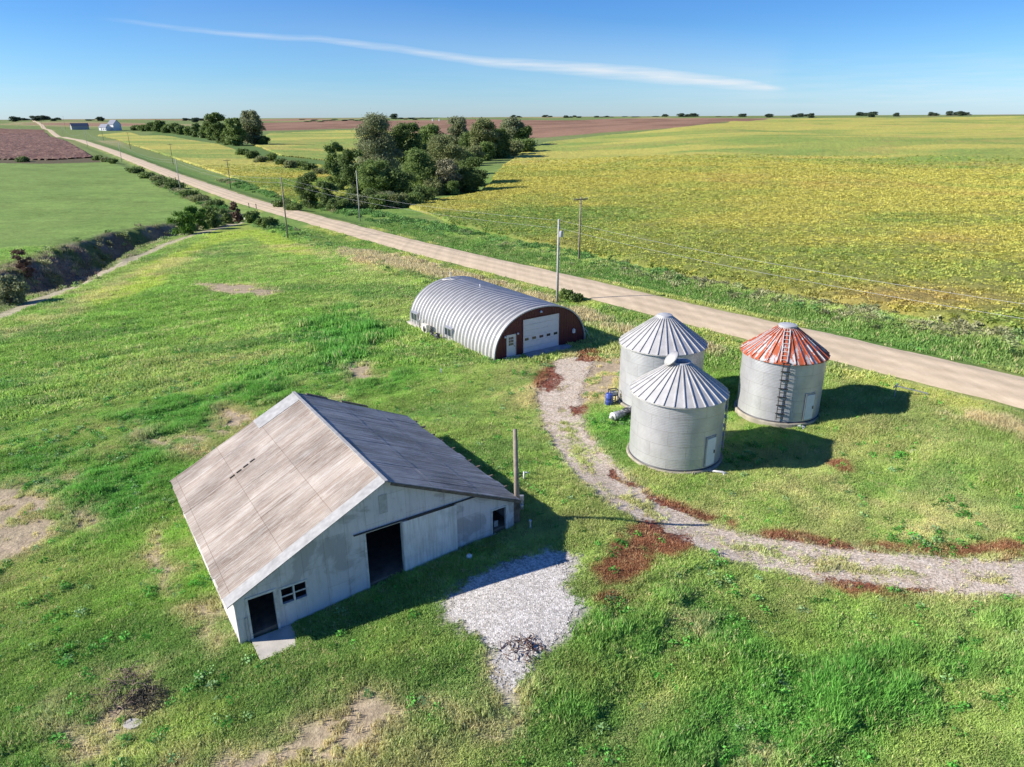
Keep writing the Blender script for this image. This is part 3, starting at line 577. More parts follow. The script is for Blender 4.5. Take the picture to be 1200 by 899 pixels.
# ---------------------------------------------------------------- scattered ground cover
hid = bpy.data.collections.new('tuft_sources')
def tuft(n, h, rad, w, seed, lean=.35, mat=M_BLADE, name='tuft'):
    r_ = random.Random(seed); mb = MB()
    for k in range(n):
        a, d = r_.random() * 6.283, rad * math.sqrt(r_.random()); bx, by = d * math.cos(a), d * math.sin(a); hh = h * (.5 + .6 * r_.random())
        la = r_.random() * 6.283; ln = hh * lean * (0.3 + r_.random()); ox, oy = math.cos(la) * ln, math.sin(la) * ln; wa = r_.random() * 6.283; wx, wy = math.cos(wa) * w / 2, math.sin(wa) * w / 2
        mb.add([(bx - wx, by - wy, -.03), (bx + wx, by + wy, -.03), (bx + ox * .4 + wx, by + oy * .4 + wy, hh * .6), (bx + ox * .4 - wx, by + oy * .4 - wy, hh * .6), (bx + ox * 1.3, by + oy * 1.3, hh)], [(0, 1, 2, 3), (3, 2, 4)])
    me = bpy.data.meshes.new(name); me.from_pydata(mb.v, [], mb.f); me.materials.append(mat); o = bpy.data.objects.new(name, me); hid.objects.link(o); return o
def clump(n, h, rad, leaf, seed, mat, name='clump'):
    r_ = random.Random(seed); mb = MB()
    for k in range(n):
        a = r_.random() * 6.283; e = math.asin(r_.random()); d = .45 + .55 * r_.random(); c = Vector((rad * d * math.cos(a) * math.cos(e), rad * d * math.sin(a) * math.cos(e), h * d * math.sin(e)))
        u = Vector((r_.gauss(0, 1), r_.gauss(0, 1), r_.gauss(0, 1))).normalized(); v = u.orthogonal().normalized(); l = leaf * (.6 + .8 * r_.random()); u *= l; v *= l * .6
        mb.add([c - u, c - v, c + u, c + v], [(0, 1, 2, 3)])
    me = bpy.data.meshes.new(name); me.from_pydata(mb.v, [], mb.f); me.materials.append(mat); o = bpy.data.objects.new(name, me); hid.objects.link(o); return o
def scatter(name, x, y, scale, tint, src, label, cat, dz=0, flat=1.0):
    z = hgt(x, y) + dz; nvar = len(src)
    me = bpy.data.meshes.new(name); me.vertices.add(len(x)); me.vertices.foreach_set('co', np.stack([x, y, z], 1).astype(np.float32).ravel())
    a = me.attributes.new('scl', 'FLOAT_VECTOR', 'POINT'); a.data.foreach_set('vector', scale.astype(np.float32).ravel())
    a = me.attributes.new('rot', 'FLOAT_VECTOR', 'POINT'); rv = np.zeros((len(x), 3), np.float32); rv[:, 2] = rng.random(len(x)) * 6.283; rv[:, :2] = rng.normal(0, .12, (len(x), 2)); a.data.foreach_set('vector', rv.ravel())
    a = me.attributes.new('tint', 'FLOAT_COLOR', 'POINT'); a.data.foreach_set('color', np.hstack([tint, np.ones((len(x), 1))]).astype(np.float32).ravel())
    a = me.attributes.new('var', 'INT', 'POINT'); a.data.foreach_set('value', rng.integers(0, nvar, len(x)).astype(np.int32))
    o = link(bpy.data.objects.new(name, me)); tag(o, label, cat, kind='stuff')
    g = bpy.data.node_groups.new(name, 'GeometryNodeTree'); g.interface.new_socket('Geometry', in_out='INPUT', socket_type='NodeSocketGeometry'); g.interface.new_socket('Geometry', in_out='OUTPUT', socket_type='NodeSocketGeometry')
    N, L = g.nodes, g.links; gi, go = N.new('NodeGroupInput'), N.new('NodeGroupOutput'); ip = N.new('GeometryNodeInstanceOnPoints'); mp2 = N.new('GeometryNodeMeshToPoints')
    L.new(gi.outputs[0], mp2.inputs[0]); L.new(mp2.outputs[0], ip.inputs['Points']); jn = N.new('GeometryNodeGeometryToInstance')
    for s_o in src[::-1]:
        oi = N.new('GeometryNodeObjectInfo'); oi.inputs['Object'].default_value = s_o; oi.inputs['As Instance'].default_value = True; L.new(oi.outputs['Geometry'], jn.inputs[0])
    L.new(jn.outputs[0], ip.inputs['Instance']); ip.inputs['Pick Instance'].default_value = True
    def na(nm, ty):
        q = N.new('GeometryNodeInputNamedAttribute'); q.data_type = ty; q.inputs['Name'].default_value = nm; return q.outputs['Attribute']
    L.new(na('var', 'INT'), ip.inputs['Instance Index']); L.new(na('scl', 'FLOAT_VECTOR'), ip.inputs['Scale'])
    e2 = N.new('FunctionNodeEulerToRotation'); L.new(na('rot', 'FLOAT_VECTOR'), e2.inputs[0]); L.new(e2.outputs[0], ip.inputs['Rotation'])
    L.new(ip.outputs[0], go.inputs[0]); md = o.modifiers.new('scatter', 'NODES'); md.node_group = g; return o
# footprints nothing grows in (world boxes and circles)
BA, BX, BY = np.array([-11.06, 23.28]), np.array([ca, sa]), np.array([-sa, ca])
QA = at(579.4, 422.6); QR = R(33.4 + 1.5)
BINS = []
def clearmask(x, y):
    u = (x - BA[0]) * ca + (y - BA[1]) * sa; v = -(x - BA[0]) * sa + (y - BA[1]) * ca
    k = (u > -.05) & (u < 13.45) & (v > -.02) & (v < 12.2)
    k |= (u > .4) & (u < 2.1) & (v > -1.4) & (v < 0)
    c_, s2 = math.cos(QR), math.sin(QR); u = (x - QA[0]) * c_ + (y - QA[1]) * s2; v = -(x - QA[0]) * s2 + (y - QA[1]) * c_
    k |= (u > -.15) & (u < 10.5) & (v > -.2) & (v < 16.2); k |= (u > 2.8) & (u < 8.2) & (v > -1.6) & (v <= 0)
    for cx_, cy_, r_ in BINS: k |= np.hypot(x - cx_, y - cy_) < r_
    return ~k
def inview(x, y, m=60):
    zc = y * fw[1] + (0 - H) * fw[2]; px = CX + F * (x * r2[0] + (y * r2[1]) + (0 - H) * r2[2]) / zc; py = CY - F * (x * u2[0] + y * u2[1] - H * u2[2]) / zc
    return (px > -m) & (px < 1200 + m) & (py < 899 + 2 * m) & (zc > 5)
BINS += [(10.2, 40.5, 2.93), (11.0, 49.5, 3.1), (18.9, 46.9, 2.9)]

def grass(N0, r0, r1, src, sscale, name, label):
    u = rng.random(N0); rr = np.sqrt(r0 ** 2 + (r1 ** 2 - r0 ** 2) * u); aa = rng.uniform(R(-47), R(47), N0); x, y = rr * np.sin(aa), rr * np.cos(aa)
    k = inview(x, y) & clearmask(x, y); x, y = x[k], y[k]
    M = masks(x, y); p, s = PS(x, y)
    nolush = np.clip(M['dirt'] * 1.0 + M['gravel'] * 1.1 + M['drive'] * (.93 - .3 * M['drive_mid']) * 1.05 + M['track'] * 1.1 + 2 * (np.abs(p - ROADP) < 4.3) + 2 * M['soy'] + 2 * M['milo'] + M['ditch'] * .85, 0, 1)
    keep = rng.random(len(x)) >= nolush; x, y = x[keep], y[keep]; M = {q: v[keep] for q, v in M.items()}; p, s = p[keep], s[keep]
    c_ = colour(x, y, {**M, 'dirt': M['dirt'] * .6, 'gravel': M['gravel'] * 0, 'drive': M['drive'] * .4})
    tall = fbm((x * .766 + y * .643) * .3, x * .643 - y * .766, 1.5, 4, 160)
    hs = .5 + 1.1 * ss(.4, .68, tall) * (.5 + M['lush']) + 1.1 * M['lush'] * ss(.45, .65, fbm(x, y, 1.3, 3, 161)) + .7 * ((np.abs(p - ROADP) > 7) & (np.abs(p - ROADP) < 14)) + 1.0 * M['tan'] + .7 * M['ditch']
    hs *= rng.uniform(.75, 1.3, len(x)); w_ = rng.uniform(.8, 1.25, len(x)) * (.8 + .25 * hs)
    patch = fbm(x, y, .9, 3, 162)
    c_ = c_ * (rng.uniform(.9, 1.12, len(x)) * (.72 + .56 * patch))[:, None]
    dryb = rng.random(len(x)) < (.05 + .12 * ss(.5, .7, fbm(x, y, 2.4, 3, 163))); c_[dryb] = c_[dryb] * .35 + DRY * .65
    print(name, len(x))
    scatter(name, x, y, np.stack([w_, w_, hs], 1) * sscale, c_, src, label, 'grass')
T1 = [tuft(16, .19, .17, .022, k) for k in range(5)]
grass(330000, 14, 58, T1, 1.0, 'lawn_grass', 'short green grass with paler swaths covering the farmyard')
T2 = [tuft(14, .24, .34, .05, 20 + k) for k in range(4)]
grass(230000, 58, 165, T2, 1.25, 'meadow_grass', 'bright green grass of the meadow around the rounded metal building')
# small broad weeds: lush patches, rust-red dead weeds, verge weeds
M_WEED = M_BLADE
K1 = [clump(40, .34, .26, .055, 40 + k, M_BLADE) for k in range(3)]
def pick(N0, r0, r1, wfun, a=42):
    rr = np.sqrt(r0 ** 2 + (r1 ** 2 - r0 ** 2) * rng.random(N0)); aa = rng.uniform(R(-a), R(a), N0); x, y = rr * np.sin(aa), rr * np.cos(aa); k = inview(x, y) & clearmask(x, y); x, y = x[k], y[k]; M = masks(x, y); k = (rng.random(len(x)) < wfun(x, y, M)) & (np.abs(PS(x, y)[0] - ROADP) > 4.6); return x[k], y[k], {q: v[k] for q, v in M.items()}
x, y, M = pick(330000, 15, 75, lambda x, y, M: M['rust'] * .75)
c_ = np.tile(col(.175, .055, .035), (len(x), 1)) * rng.uniform(.6, 1.6, (len(x), 1)) * np.array([1, 1.0, 1]); print('rust', len(x))
scatter('dead_weeds', x, y, rng.uniform(.14, .36, (len(x), 1)) * np.array([[1, 1, .6]]), c_, K1, 'low rust red dead weeds spreading along the gravel driveway', 'weeds')
x, y, M = pick(60000, 15, 75, lambda x, y, M: np.clip(M['lush'] * .8 * ss(.5, .62, fbm(x, y, 1.7, 3, 165)) + .035 + .4 * ss(.64, .7, fbm(x, y, 2.2, 3, 166)), 0, 1) * (1 - M['drive']) * (M['gravel'] < .02) * (1 - M['dirt']))
c_ = np.tile(col(.065, .19, .03), (len(x), 1)) * rng.uniform(.6, 1.5, (len(x), 1)); g_ = rng.random(len(x)) < .25; c_[g_] = c_[g_] * .4 + col(.19, .24, .13) * .6; print('broad', len(x))
scatter('broadleaf_weeds', x, y, rng.uniform(.5, 1.25, (len(x), 1)) * np.array([[1, 1, .8]]), c_, K1, 'clumps of darker broadleaf weeds standing in the rough grass', 'weeds')
K2 = [clump(60, .8, .75, .14, 50 + k, M_BLADE) for k in range(3)]
def wv_(x, y, M):
    p, s = PS(x, y); d = p - ROADP
    a = ss(9, 12, d) * (1 - ss(17, 20, d)) * (s < 330) * .8 + .55 * ss(-15, -12, d) * (1 - ss(-9.5, -7.5, d)) * ss(60, 90, s) * (s < 330) + .11 * M['ditch'] * (M['ditchd'] > 3) + .5 * M['tan'] * (np.hypot(x, y) > 85)
    return np.clip(a, 0, 1) * ss(.34, .55, fbm(x, y, 5, 3, 170)) * (1 - M['soy'] * .9)
x, y, M = pick(200000, 50, 330, wv_)
p, s = PS(x, y); c_ = np.tile(col(.08, .155, .04), (len(x), 1)); tt = ss(.5, .62, fbm(x, y, 8, 3, 171)); c_ = lerp(c_, col(.20, .18, .10), tt * .8); c_ = lerp(c_, col(.38, .30, .2), M['tan'] * .9 * (np.hypot(x, y) > 72)); c_ = lerp(c_, col(.20, .20, .09), M['ditch'] * .6)
c_ *= rng.uniform(.6, 1.5, (len(x), 1)); print('verge', len(x)); sc2 = rng.uniform(.45, 1.1, (len(x), 1)) * (1 + .3 * (np.hypot(x, y) > 150))[:, None]
scatter('roadside_weeds', x, y, sc2 * np.array([[1, 1, .9]]), c_, K2, 'waist high weeds and brush lining the dirt road and ditch banks', 'weeds')
# leafy tops over the near part of the soybean canopy
K3 = [clump(34, .22, .36, .095, 60 + k, M_BLADE) for k in range(3)]
x, y, M = pick(760000, 58, 420, lambda x, y, M: M['soy'] * (M['soy'] > .6) * np.clip(1.05 - np.hypot(x, y) / 430, 0, .95) ** 1.7 * 1.1)
c_ = colour(x, y, {**M, 'soy': np.ones(len(x))}) * rng.uniform(.62, 1.0, (len(x), 1)); y_ = rng.random(len(x)) < .22; c_[y_] = c_[y_] * .5 + col(.35, .315, .065) * .5; print('soy', len(x))
scatter('soybean_leaves', x, y, rng.uniform(.7, 1.3, (len(x), 1)) * np.array([[1, 1, 1]]) * (1 + np.hypot(x, y) / 330)[:, None], c_, K3, 'leafy yellow and green tops of the nearer soybean plants', 'crop', dz=.5)

# ---------------------------------------------------------------- the barn
barn = empty('barn', (BA[0], BA[1], 0), RA, 'large white gabled barn with rust streaked metal roof and open black doorways', 'barn')
RX, RZ, EL, ER, BW, BD = 6.68, 5.50, 2.17, 2.52, 13.32, 12.1
def roofz(x): return EL + (RZ - EL) * x / RX if x <= RX else RZ + (ER - RZ) * (x - RX) / (BW - RX)
def wall_with_openings(name, x0, x1, y0, y1, top, opens, mat, parent, zb=-.4, extra=()):
    mb = MB(); xs = sorted(set([x0, x1] + [v for o in opens for v in o[:2]] + list(extra)))
    for a, b in zip(xs[:-1], xs[1:]):
        zz = zb; ops = sorted([o for o in opens if o[0] <= a + 1e-6 and o[1] >= b - 1e-6], key=lambda o: o[2])
        for o in ops:
            if o[2] > zz + .01: mb.prism([(a, zz), (b, zz), (b, o[2]), (a, o[2])], y0, y1)
            zz = o[3]
        mb.prism([(a, zz), (b, zz), (b, top(b)), (a, top(a))], y0, y1)
    return mb.build(name, mat, parent)
fr_open = [(.53, 1.55, -.5, 1.98), (1.85, 2.33, 1.2, 1.93), (2.40, 2.88, 1.2, 1.93), (5.65, 7.32, .2, 3.25), (12.07, 12.85, .85, 2.22)]
wall_with_openings('front_wall', 0, BW, 0, .12, lambda x: roofz(x) - .02, fr_open, M_BARN, barn, extra=(RX,))
wall_with_openings('rear_wall', 0, BW, BD - .12, BD, lambda x: roofz(x) - .02, [], M_BARN, barn, extra=(RX,))
mb = MB(); mb.box(0, .1, .123, BD - .123, -.4, EL + .02); mb.build('side_wall', M_BARN, barn)
mb = MB(); mb.box(BW - .1, BW, .123, BD - .123, -.2, ER - .02); mb.build('side_wall', M_BARN, barn)
mb = MB(); mb.add([(x, y, z + h_ * (x > 5) * 1) for z, h_ in ((-.4, .9), (.16, .95)) for x, y in ((.13, .13), (BW - .13, .13), (BW - .13, BD - .13), (.13, BD - .13))], [(0, 3, 2, 1), (4, 5, 6, 7), (0, 1, 5, 4), (1, 2, 6, 5), (2, 3, 7, 6), (3, 0, 4, 7)]); mb.build('floor', M_EARTH, barn)
# roofs, each a thin slab made of overlapping sheets
def roof_slope(name, xa, za, xb, zb, mat, parent, seed, rag=0):
    r_ = random.Random(seed); mb = MB(); L = math.hypot(xb - xa, zb - za); dx, dz = (xb - xa) / L, (zb - za) / L; nx, nz = (-dz, dx) if dx > 0 else (dz, -dx)
    if nz < 0: nx, nz = -nx, -nz
    laps = [0, L * .36, L * .69, L]
    for i in range(3):
        y = -.22
        while y < BD + .2:
            w_ = .78; y1 = min(y + w_, BD + .25); a, b = laps[i] - (.06 if i else 0), laps[i + 1]
            if i == 2: b += r_.uniform(-.03, .05) + (r_.choice([0, 0, .12, -.1]) if rag else 0)
            lift = .012 * (2 - i) + r_.uniform(0, .012) + (r_.uniform(0, .02) if rag else 0)
            q = []
            for d_ in (a, b):
                for h_ in (lift, lift + .028):
                    q.append((xa + dx * d_ + nx * h_, za + dz * d_ + nz * h_))
            v = [(q[k][0], yy, q[k][1]) for yy in (y, y1 - .004) for k in (0, 2, 3, 1)]
            mb.add(v, [(0, 1, 2, 3)[::-1], (4, 5, 6, 7), (0, 1, 5, 4), (1, 2, 6, 5), (2, 3, 7, 6), (3, 0, 4, 7)]); y = y1
    return mb.build(name, mat, parent)
sl = (RZ - EL) / RX; rl = roof_slope('roof_slope', RX, RZ, -.28, EL - .28 * sl, M_ROOFL, barn, 3)
rl['label'] = 'pale rust streaked metal slope'
sr = (RZ - ER) / (BW - RX); rr_ = roof_slope('roof_slope', RX, RZ, BW + .22, ER - .22 * sr, M_ROOFR, barn, 4, 1); rr_['label'] = 'dark weathered grey slope'
mb = MB()                                                     # galvanised cap and rake trim
for sgn, xe, ze in ((-1, RX - .3, RZ - .3 * sl), (1, RX + .16, RZ - .16 * sr)): mb.bar((RX, -.25, RZ + .075), (RX, BD + .28, RZ + .075), .16, .05) if sgn > 0 else None
mb.build('ridge_cap', M_RAKE, rl)
def slab_on(x0, x1, y0, y1, hgt_=.062, th=.02):
    z = lambda x: roofz(x) if x >= 0 else EL + x * sl
    return [(x0, y0, z(x0) + hgt_), (x1, y0, z(x1) + hgt_), (x1, y1, z(x1) + hgt_), (x0, y1, z(x0) + hgt_), (x0, y0, z(x0) + hgt_ + th), (x1, y0, z(x1) + hgt_ + th), (x1, y1, z(x1) + hgt_ + th), (x0, y1, z(x0) + hgt_ + th)]
BF = [(0, 3, 2, 1), (4, 5, 6, 7), (0, 1, 5, 4), (1, 2, 6, 5), (2, 3, 7, 6), (3, 0, 4, 7)]
mb = MB(); mb.add(slab_on(-.3, RX - .05, -.26, .42, .07), BF); mb.build('rake_sheet', M_RAKE, rl); mb = MB(); mb.add(slab_on(4.3, RX - .05, BD - 1.0, BD + .24, .07), BF); mb.build('rake_sheet', M_RAKE, rl)
mb = MB(); HX, HY = 2.0, 8.42
for k in range(4): mb.add(slab_on(HX + k * .36, HX + .25 + k * .36, HY + k * .04, HY + .13 + k * .04, .065, .006), BF)
mb.build('roof_hole', M_BLACK, rl)
mb = MB()                                                     # loose purlins and boards along the far eave and rake
r_ = random.Random(5)
for k in range(9):
    yy = 1 + k * 1.3 + r_.random() * .6; MB().box(BW + .05, BW + .4 + r_.random() * .15, yy, yy + .09, ER - .2, ER - .1).build('purlin_end', M_WOODD, rr_)
mb.bar((RX + .2, -.24, roofz(RX + .2) - .03), (BW + .25, -.24, ER - .18), .05, .12); mb.build('rake_board', M_WOODD, rr_); mb = MB(); mb.bar((9.3, -.30, roofz(9.3) + .03), (10.9, -.29, roofz(10.9) + .02), .04, .05)
mb.box(RX + .6, RX + 3.6, BD + .2, BD + .42, 4.3, 4.36, Matrix.Rotation(0, 4, 'Y')) if 0 else None
mb.build('rake_board', M_WOODD, rr_)
for a, b in ((7.4, 8.6), (9.4, 11.0)): MB().bar((a, BD + .36, roofz(a) + .09), (b, BD + .42, roofz(b) + .09), .22, .07).build('rake_board', M_WOODD, rr_)
# sliding door, its rail, frames
mb = MB(); mb.box(7.34, 10.08, -.10, -.035, .45, 3.26)
for k in range(1, 3): mb.box(7.34 + k * .915, 7.352 + k * .915, -.106, -.10, .45, 3.26)
sdn = mb.build('sliding_door', M_BDOOR, barn); sdn['label'] = 'dull white sliding door panel pushed open'
mb = MB(); mb.box(5.1, 11.1, -.10, -.02, 3.32, 3.355); mb.box(7.6, 9.95, -.12, -.035, 3.27, 3.3)
mb.build('door_rail', M_DARKM, barn)
def frame(name, x0, x1, z0, z1, w_, y0, y1, mat, parent, sill=True):
    mb = MB(); mb.box(x0 - w_, x0, y0, y1, z0, z1 + w_); mb.box(x1, x1 + w_, y0, y1, z0, z1 + w_); mb.box(x0, x1, y0, y1, z1, z1 + w_)
    if sill: mb.box(x0 - w_, x1 + w_, y0, y1, z0 - w_, z0 - .002)
    return mb.build(name, mat, parent)
frame('door_frame', .53, 1.55, -.05, 1.98, .1, -.035, .0, M_WHITEW, barn, False)
frame('door_frame', 5.65, 7.32, .3, 3.25, .09, -.033, .0, M_WHITEW, barn, False)
frame('door_frame', 12.07, 12.85, .88, 2.22, .08, -.035, .0, M_WHITEW, barn, False)
wf = frame('window', 1.85, 2.88, 1.2, 1.93, .09, -.03, .0, M_WHITEW, barn)
mb = MB(); mb.box(2.33, 2.40, -.028, .1, 1.2, 1.93); mb.box(1.86, 2.32, .02, .05, 1.5, 1.56); mb.box(2.41, 2.87, .02, .05, 1.52, 1.58); mb.build('window_bar', M_WHITEW, wf)
mb = MB(); mb.box(6.36, 6.74, -.02, -.003, 3.95, 4.85); mb.build('patch_board', M_WOODG, barn)
mb = MB(); mb.box(.3, .4, -.06, -.036, -.1, 1.2); mb.build('loose_board', M_WOODG, barn); mb = MB(); mb.box(12.28, 12.5, .3, .36, .7, 2.0, Matrix.Rotation(.05, 4, 'Y')); mb.build('loose_board', M_WOODG, barn)
mb = MB(); mb.box(5.65, 7.32, -.02, .25, .2, .42); mb.box(5.5, 5.58, -.14, -.06, .1, .42); mb.build('door_sill', M_WOODG, barn)
mb = MB()
for k in range(7):
    x = 13.36 + (k % 2) * .02; mb.box(x, x + .05, .2 + k * .1, .26 + k * .1, .7, 2.2 - k * .04)
mb.box(13.36, 13.75, .1, .14, .9, 2.3); mb.build('side_door', M_WOODD, barn)
# slab at the small door
mb = MB(); mb.box(.42, 2.05, -1.45, -.03, -.2, .1); so = mb.build('doorstep_slab', M_CONC); so.location = (BA[0], BA[1], 0); so.rotation_euler = (0, 0, RA)
tag(so, 'pale rectangular concrete slab at the small corner door of the barn', 'slab')

# ---------------------------------------------------------------- rounded metal building
qb = empty('quonset_building', (QA[0], QA[1], QA[2]), QR, 'rounded ribbed metal building with dark maroon front and white garage door', 'building')
QW, QH, QL = 10.3, 4.05, 16.0
def qarc(t, d=0):
    c_, s_1 = math.cos(t), math.sin(t); return QW / 2 - (QW / 2 + d) * math.copysign(abs(c_) ** .92, c_), (QH + d) * s_1 ** .92 if s_1 > 0 else 0
nT, ny = 48, 27 * 8; V = []; Fq = []
for side_ in (0, 1):
    for j in range(ny + 1):
        y = QL * j / ny; d = .075 * math.sin(2 * math.pi * j / 8) - .05 * side_
        d = .075 * (1 if math.sin(2 * math.pi * j / 8) > .2 else (-1 if math.sin(2 * math.pi * j / 8) < -.2 else 0)) - .05 * side_
        for i in range(nT + 1):
            x, z = qarc(math.pi * i / nT, d); V.append((x, y, z - .5 * (i in (0, nT))))
n = nT + 1; B0 = (ny + 1) * n
for j in range(ny):
    for i in range(nT):
        Fq.append((j * n + i, j * n + i + 1, (j + 1) * n + i + 1, (j + 1) * n + i)); Fq.append((B0 + (j + 1) * n + i, B0 + (j + 1) * n + i + 1, B0 + j * n + i + 1, B0 + j * n + i))
shell = link(bpy.data.objects.new('shell', npmesh('shell', np.array(V), np.array(Fq), M_QUON, smooth=False)), qb)
def endwall(name, y0, y1, mat, opens):
    N_ = 60; xs = sorted(set([round(qarc(math.pi * i / N_, -.09)[0], 4) for i in range(N_ + 1)] + [v for o in opens for v in o[:2]]))
    def top(x):
        u = abs(QW / 2 - x) / (QW / 2 - .09); u = min(u, 1); c_ = u ** (1 / .92); return (QH - .09) * (max(1 - c_ * c_, 0)) ** .46
    return wall_with_openings(name, xs[0], xs[-1], y0, y1, top, opens, mat, qb, zb=-.45, extra=xs)
GD = (3.1, 7.22, 0.0, 3.15); WD = (1.37, 2.26, 0.0, 2.0)
endwall('end_wall', .02, .12, M_MAROON, [(GD[0], GD[1], -.4, GD[3]), (WD[0], WD[1], -.4, WD[3])])
endwall('end_wall', QL - .14, QL - .04, M_MAROON, [])
mb = MB()
for i in range(nT):
    a = qarc(math.pi * i / nT, .02); b = qarc(math.pi * (i + 1) / nT, .02); mb.bar((a[0], -.02, a[1]), (b[0], -.02, b[1]), .12, .11)
mb.build('arch_trim', M_GALV_NEW, qb)
mb = MB()
for k in range(6): mb.box(GD[0] + .004, GD[1] - .004, .04, .09, .02 + k * .522, .02 + k * .522 + .508)
for k in range(7): mb.box(GD[0] + .2 + k * .6, GD[0] + .215 + k * .6, .036, .04, .03, 3.12)
gd = mb.build('garage_door', M_WHITE, qb)
mb = MB(); mb.box(GD[0], GD[1], .1, .118, -.05, 3.14); mb.build('door_backing', M_GREYM, gd)
for k in range(5):
    x = GD[0] + .22 + k * .82; mb = MB(); mb.box(x, x + .42, .025, .04, 1.19, 1.42); mb.build('window', M_GLASS, gd)
mb = MB(); mb.box(GD[0] - .07, GD[0] - .003, -.03, .02, -.1, 3.2); mb.box(GD[1] + .003, GD[1] + .07, -.03, .02, -.1, 3.2); mb.box(GD[0] - .07, GD[1] + .07, -.03, .02, 3.203, 3.27); mb.build('door_frame', M_MAROON, gd)
mb = MB(); mb.box(WD[0] + .003, WD[1] - .003, .03, .08, -.05, 1.98); mb.box(WD[0] - .06, WD[0], -.02, .018, -.05, 2.05); mb.box(WD[1], WD[1] + .06, -.02, .018, -.05, 2.05); mb.box(WD[0], WD[1], -.02, .018, 2.0, 2.05)
wd = mb.build('walk_door', M_WHITE, qb)
mb = MB()
for a in range(3):
    for b in range(3): mb.box(1.56 + a * .18, 1.71 + a * .18, .02, .03, 1.05 + b * .27, 1.27 + b * .27)
mb.build('window', M_GLASS, wd)
mb = MB(); mb.tube([(2.15, .03, .95), (2.15, -.04, .95)], .035); mb.build('handle', M_DARKM, wd)
for (x, z) in ((1.12, 1.85), (2.5, 1.95), (5.05, 3.55), (8.9, 1.25)):
    mb = MB(); r1 = .09 if z < 3 else .12; mb.lathe([(0, 0), (r1, .02), (r1 * 1.1, .1), (r1 * .5, .18), (0, .2)], 12)
    if z == 1.25: mb.box(-.12, .12, -.1, .1, -.25, .1)
    o = mb.build('wall_lamp' if z != 1.25 else 'meter_box', M_WHITE, qb); o.location = (x, -.07, z)
mb = MB(); mb.box(-.28, .0, -.15, QL + .15, -.9, -.02); mb.box(-.28, QW + .1, QL + .01, QL + .2, -.9, -.05); mb.box(QW, QW + .2, -.05, QL, -.9, -.05); mb.build('foundation', M_CONC, qb)
for yb in (14.1, 7.2):                                       # boxed side windows
    mb = MB(); x0, x1 = -.12, .7
    V = [(x0, yb, .35), (x0, yb + 1.35, .35), (x0, yb + 1.35, 1.15), (x0, yb, 1.15), (x1, yb, .2), (x1, yb + 1.35, .2), (x1, yb + 1.35, 1.5), (x1, yb, 1.5)]
    mb.add(V, [(0, 1, 5, 4), (3, 7, 6, 2), (0, 4, 7, 3), (1, 2, 6, 5), (0, 3, 2, 1)]); bx = mb.build('window_box', M_GREYM, qb)
    mb = MB(); mb.box(x0 - .012, x0 - .003, yb + .12, yb + .62, .42, 1.08); mb.box(x0 - .012, x0 - .003, yb + .72, yb + 1.22, .42, 1.08); mb.build('window', M_GLASS, bx)
mb = MB(); a = qarc(math.pi * .47); mb.tube([(a[0], QL - .9, QH - .1), (a[0], QL - .9, QH + .75)], .06); mb.lathe([(0, .8), (.13, .82), (.13, .9), (0, .95)], 12, cx=0, cy=0) if 0 else None
mb.tube([(a[0] - .9, QL - .7, QH - .02), (a[0] + .7, QL - 2.0, QH + .10)], .05); mb.build('flue_pipe', M_WHITEW, qb)
mb = MB(); mb.tube([(QW / 2 - .2, QL * .62, QH), (QW / 2 - .2, QL * .62, QH + .3)], .05); mb.build('vent_pipe', M_WHITE, qb)
mb = MB(); mb.tube([(QW * .995, -.1, 1.3), (QW + .55, -.5, -.1)], .025); mb.build('guy_rod', M_WHITE, qb)
def at_q(x, y, z=0):
    c_, s_1 = math.cos(QR), math.sin(QR); px, py = QA[0] + c_ * x - s_1 * y, QA[1] + s_1 * x + c_ * y; return (px, py, float(hgt(px, py)) + z)
q0 = QA[2]
mb = MB(); V = [(3.0, -.02), (7.4, -.02), (8.1, -.3), (8.0, -.9), (7.2, -1.35), (5.2, -1.5), (3.0, -1.45)]
nv = len(V); mb.add([(x, y, -.3) for x, y in V] + [(x, y, .09) for x, y in V], [tuple(range(nv)), tuple(range(2 * nv - 1, nv - 1, -1))] + [(i, i + nv, (i + 1) % nv + nv, (i + 1) % nv) for i in range(nv)])
mb.box(5.3, 5.34, -1.44, -.05, .088, .094); o = mb.build('door_apron', M_CONCD); o.location = (QA[0], QA[1], q0); o.rotation_euler = (0, 0, QR)
tag(o, 'grey concrete apron in front of the white garage door', 'slab')
mb = MB(); mb.box(.9, 2.7, -.75, -.05, -.3, .08); o = mb.build('door_apron', M_CONC); o.location = (QA[0], QA[1], q0); o.rotation_euler = (0, 0, QR); tag(o, 'small concrete pad at the white walk door of the maroon wall', 'slab')
# condenser unit and the clutter beside it
loc = at_q(-.62, 11.4); ac = empty('condenser_unit', loc, QR, 'cream outdoor air conditioning unit beside the ribbed metal wall', 'air conditioner')
mb = MB(); mb.box(-.18, .18, -.48, .48, .06, .95); mb.build('case', plain('cream_metal', (.66, .62, .52), .5, .4, 0, .1), ac)
mb = MB(); mb.tube([(-.185, -.1, .5), (-.2, -.1, .5)], .3, 20); mb.build('fan_grille', M_DARKM, ac)
mb = MB(); mb.box(-.25, .25, -.55, .55, -.05, .06); mb.build('base', M_CONCD, ac)
loc = at_q(-.75, 9.2); ob = empty('clutter_heap', loc, QR, 'heap of dark pipes and buckets between the air conditioner and window box', 'heap')
mb = MB(); mb.tube([(.1, -.9, .1), (-.1, .2, .35), (.15, .9, .12)], .07); mb.tube([(-.2, -.8, .08), (.1, .8, .3)], .05); mb.build('pipe', M_DARKM, ob)
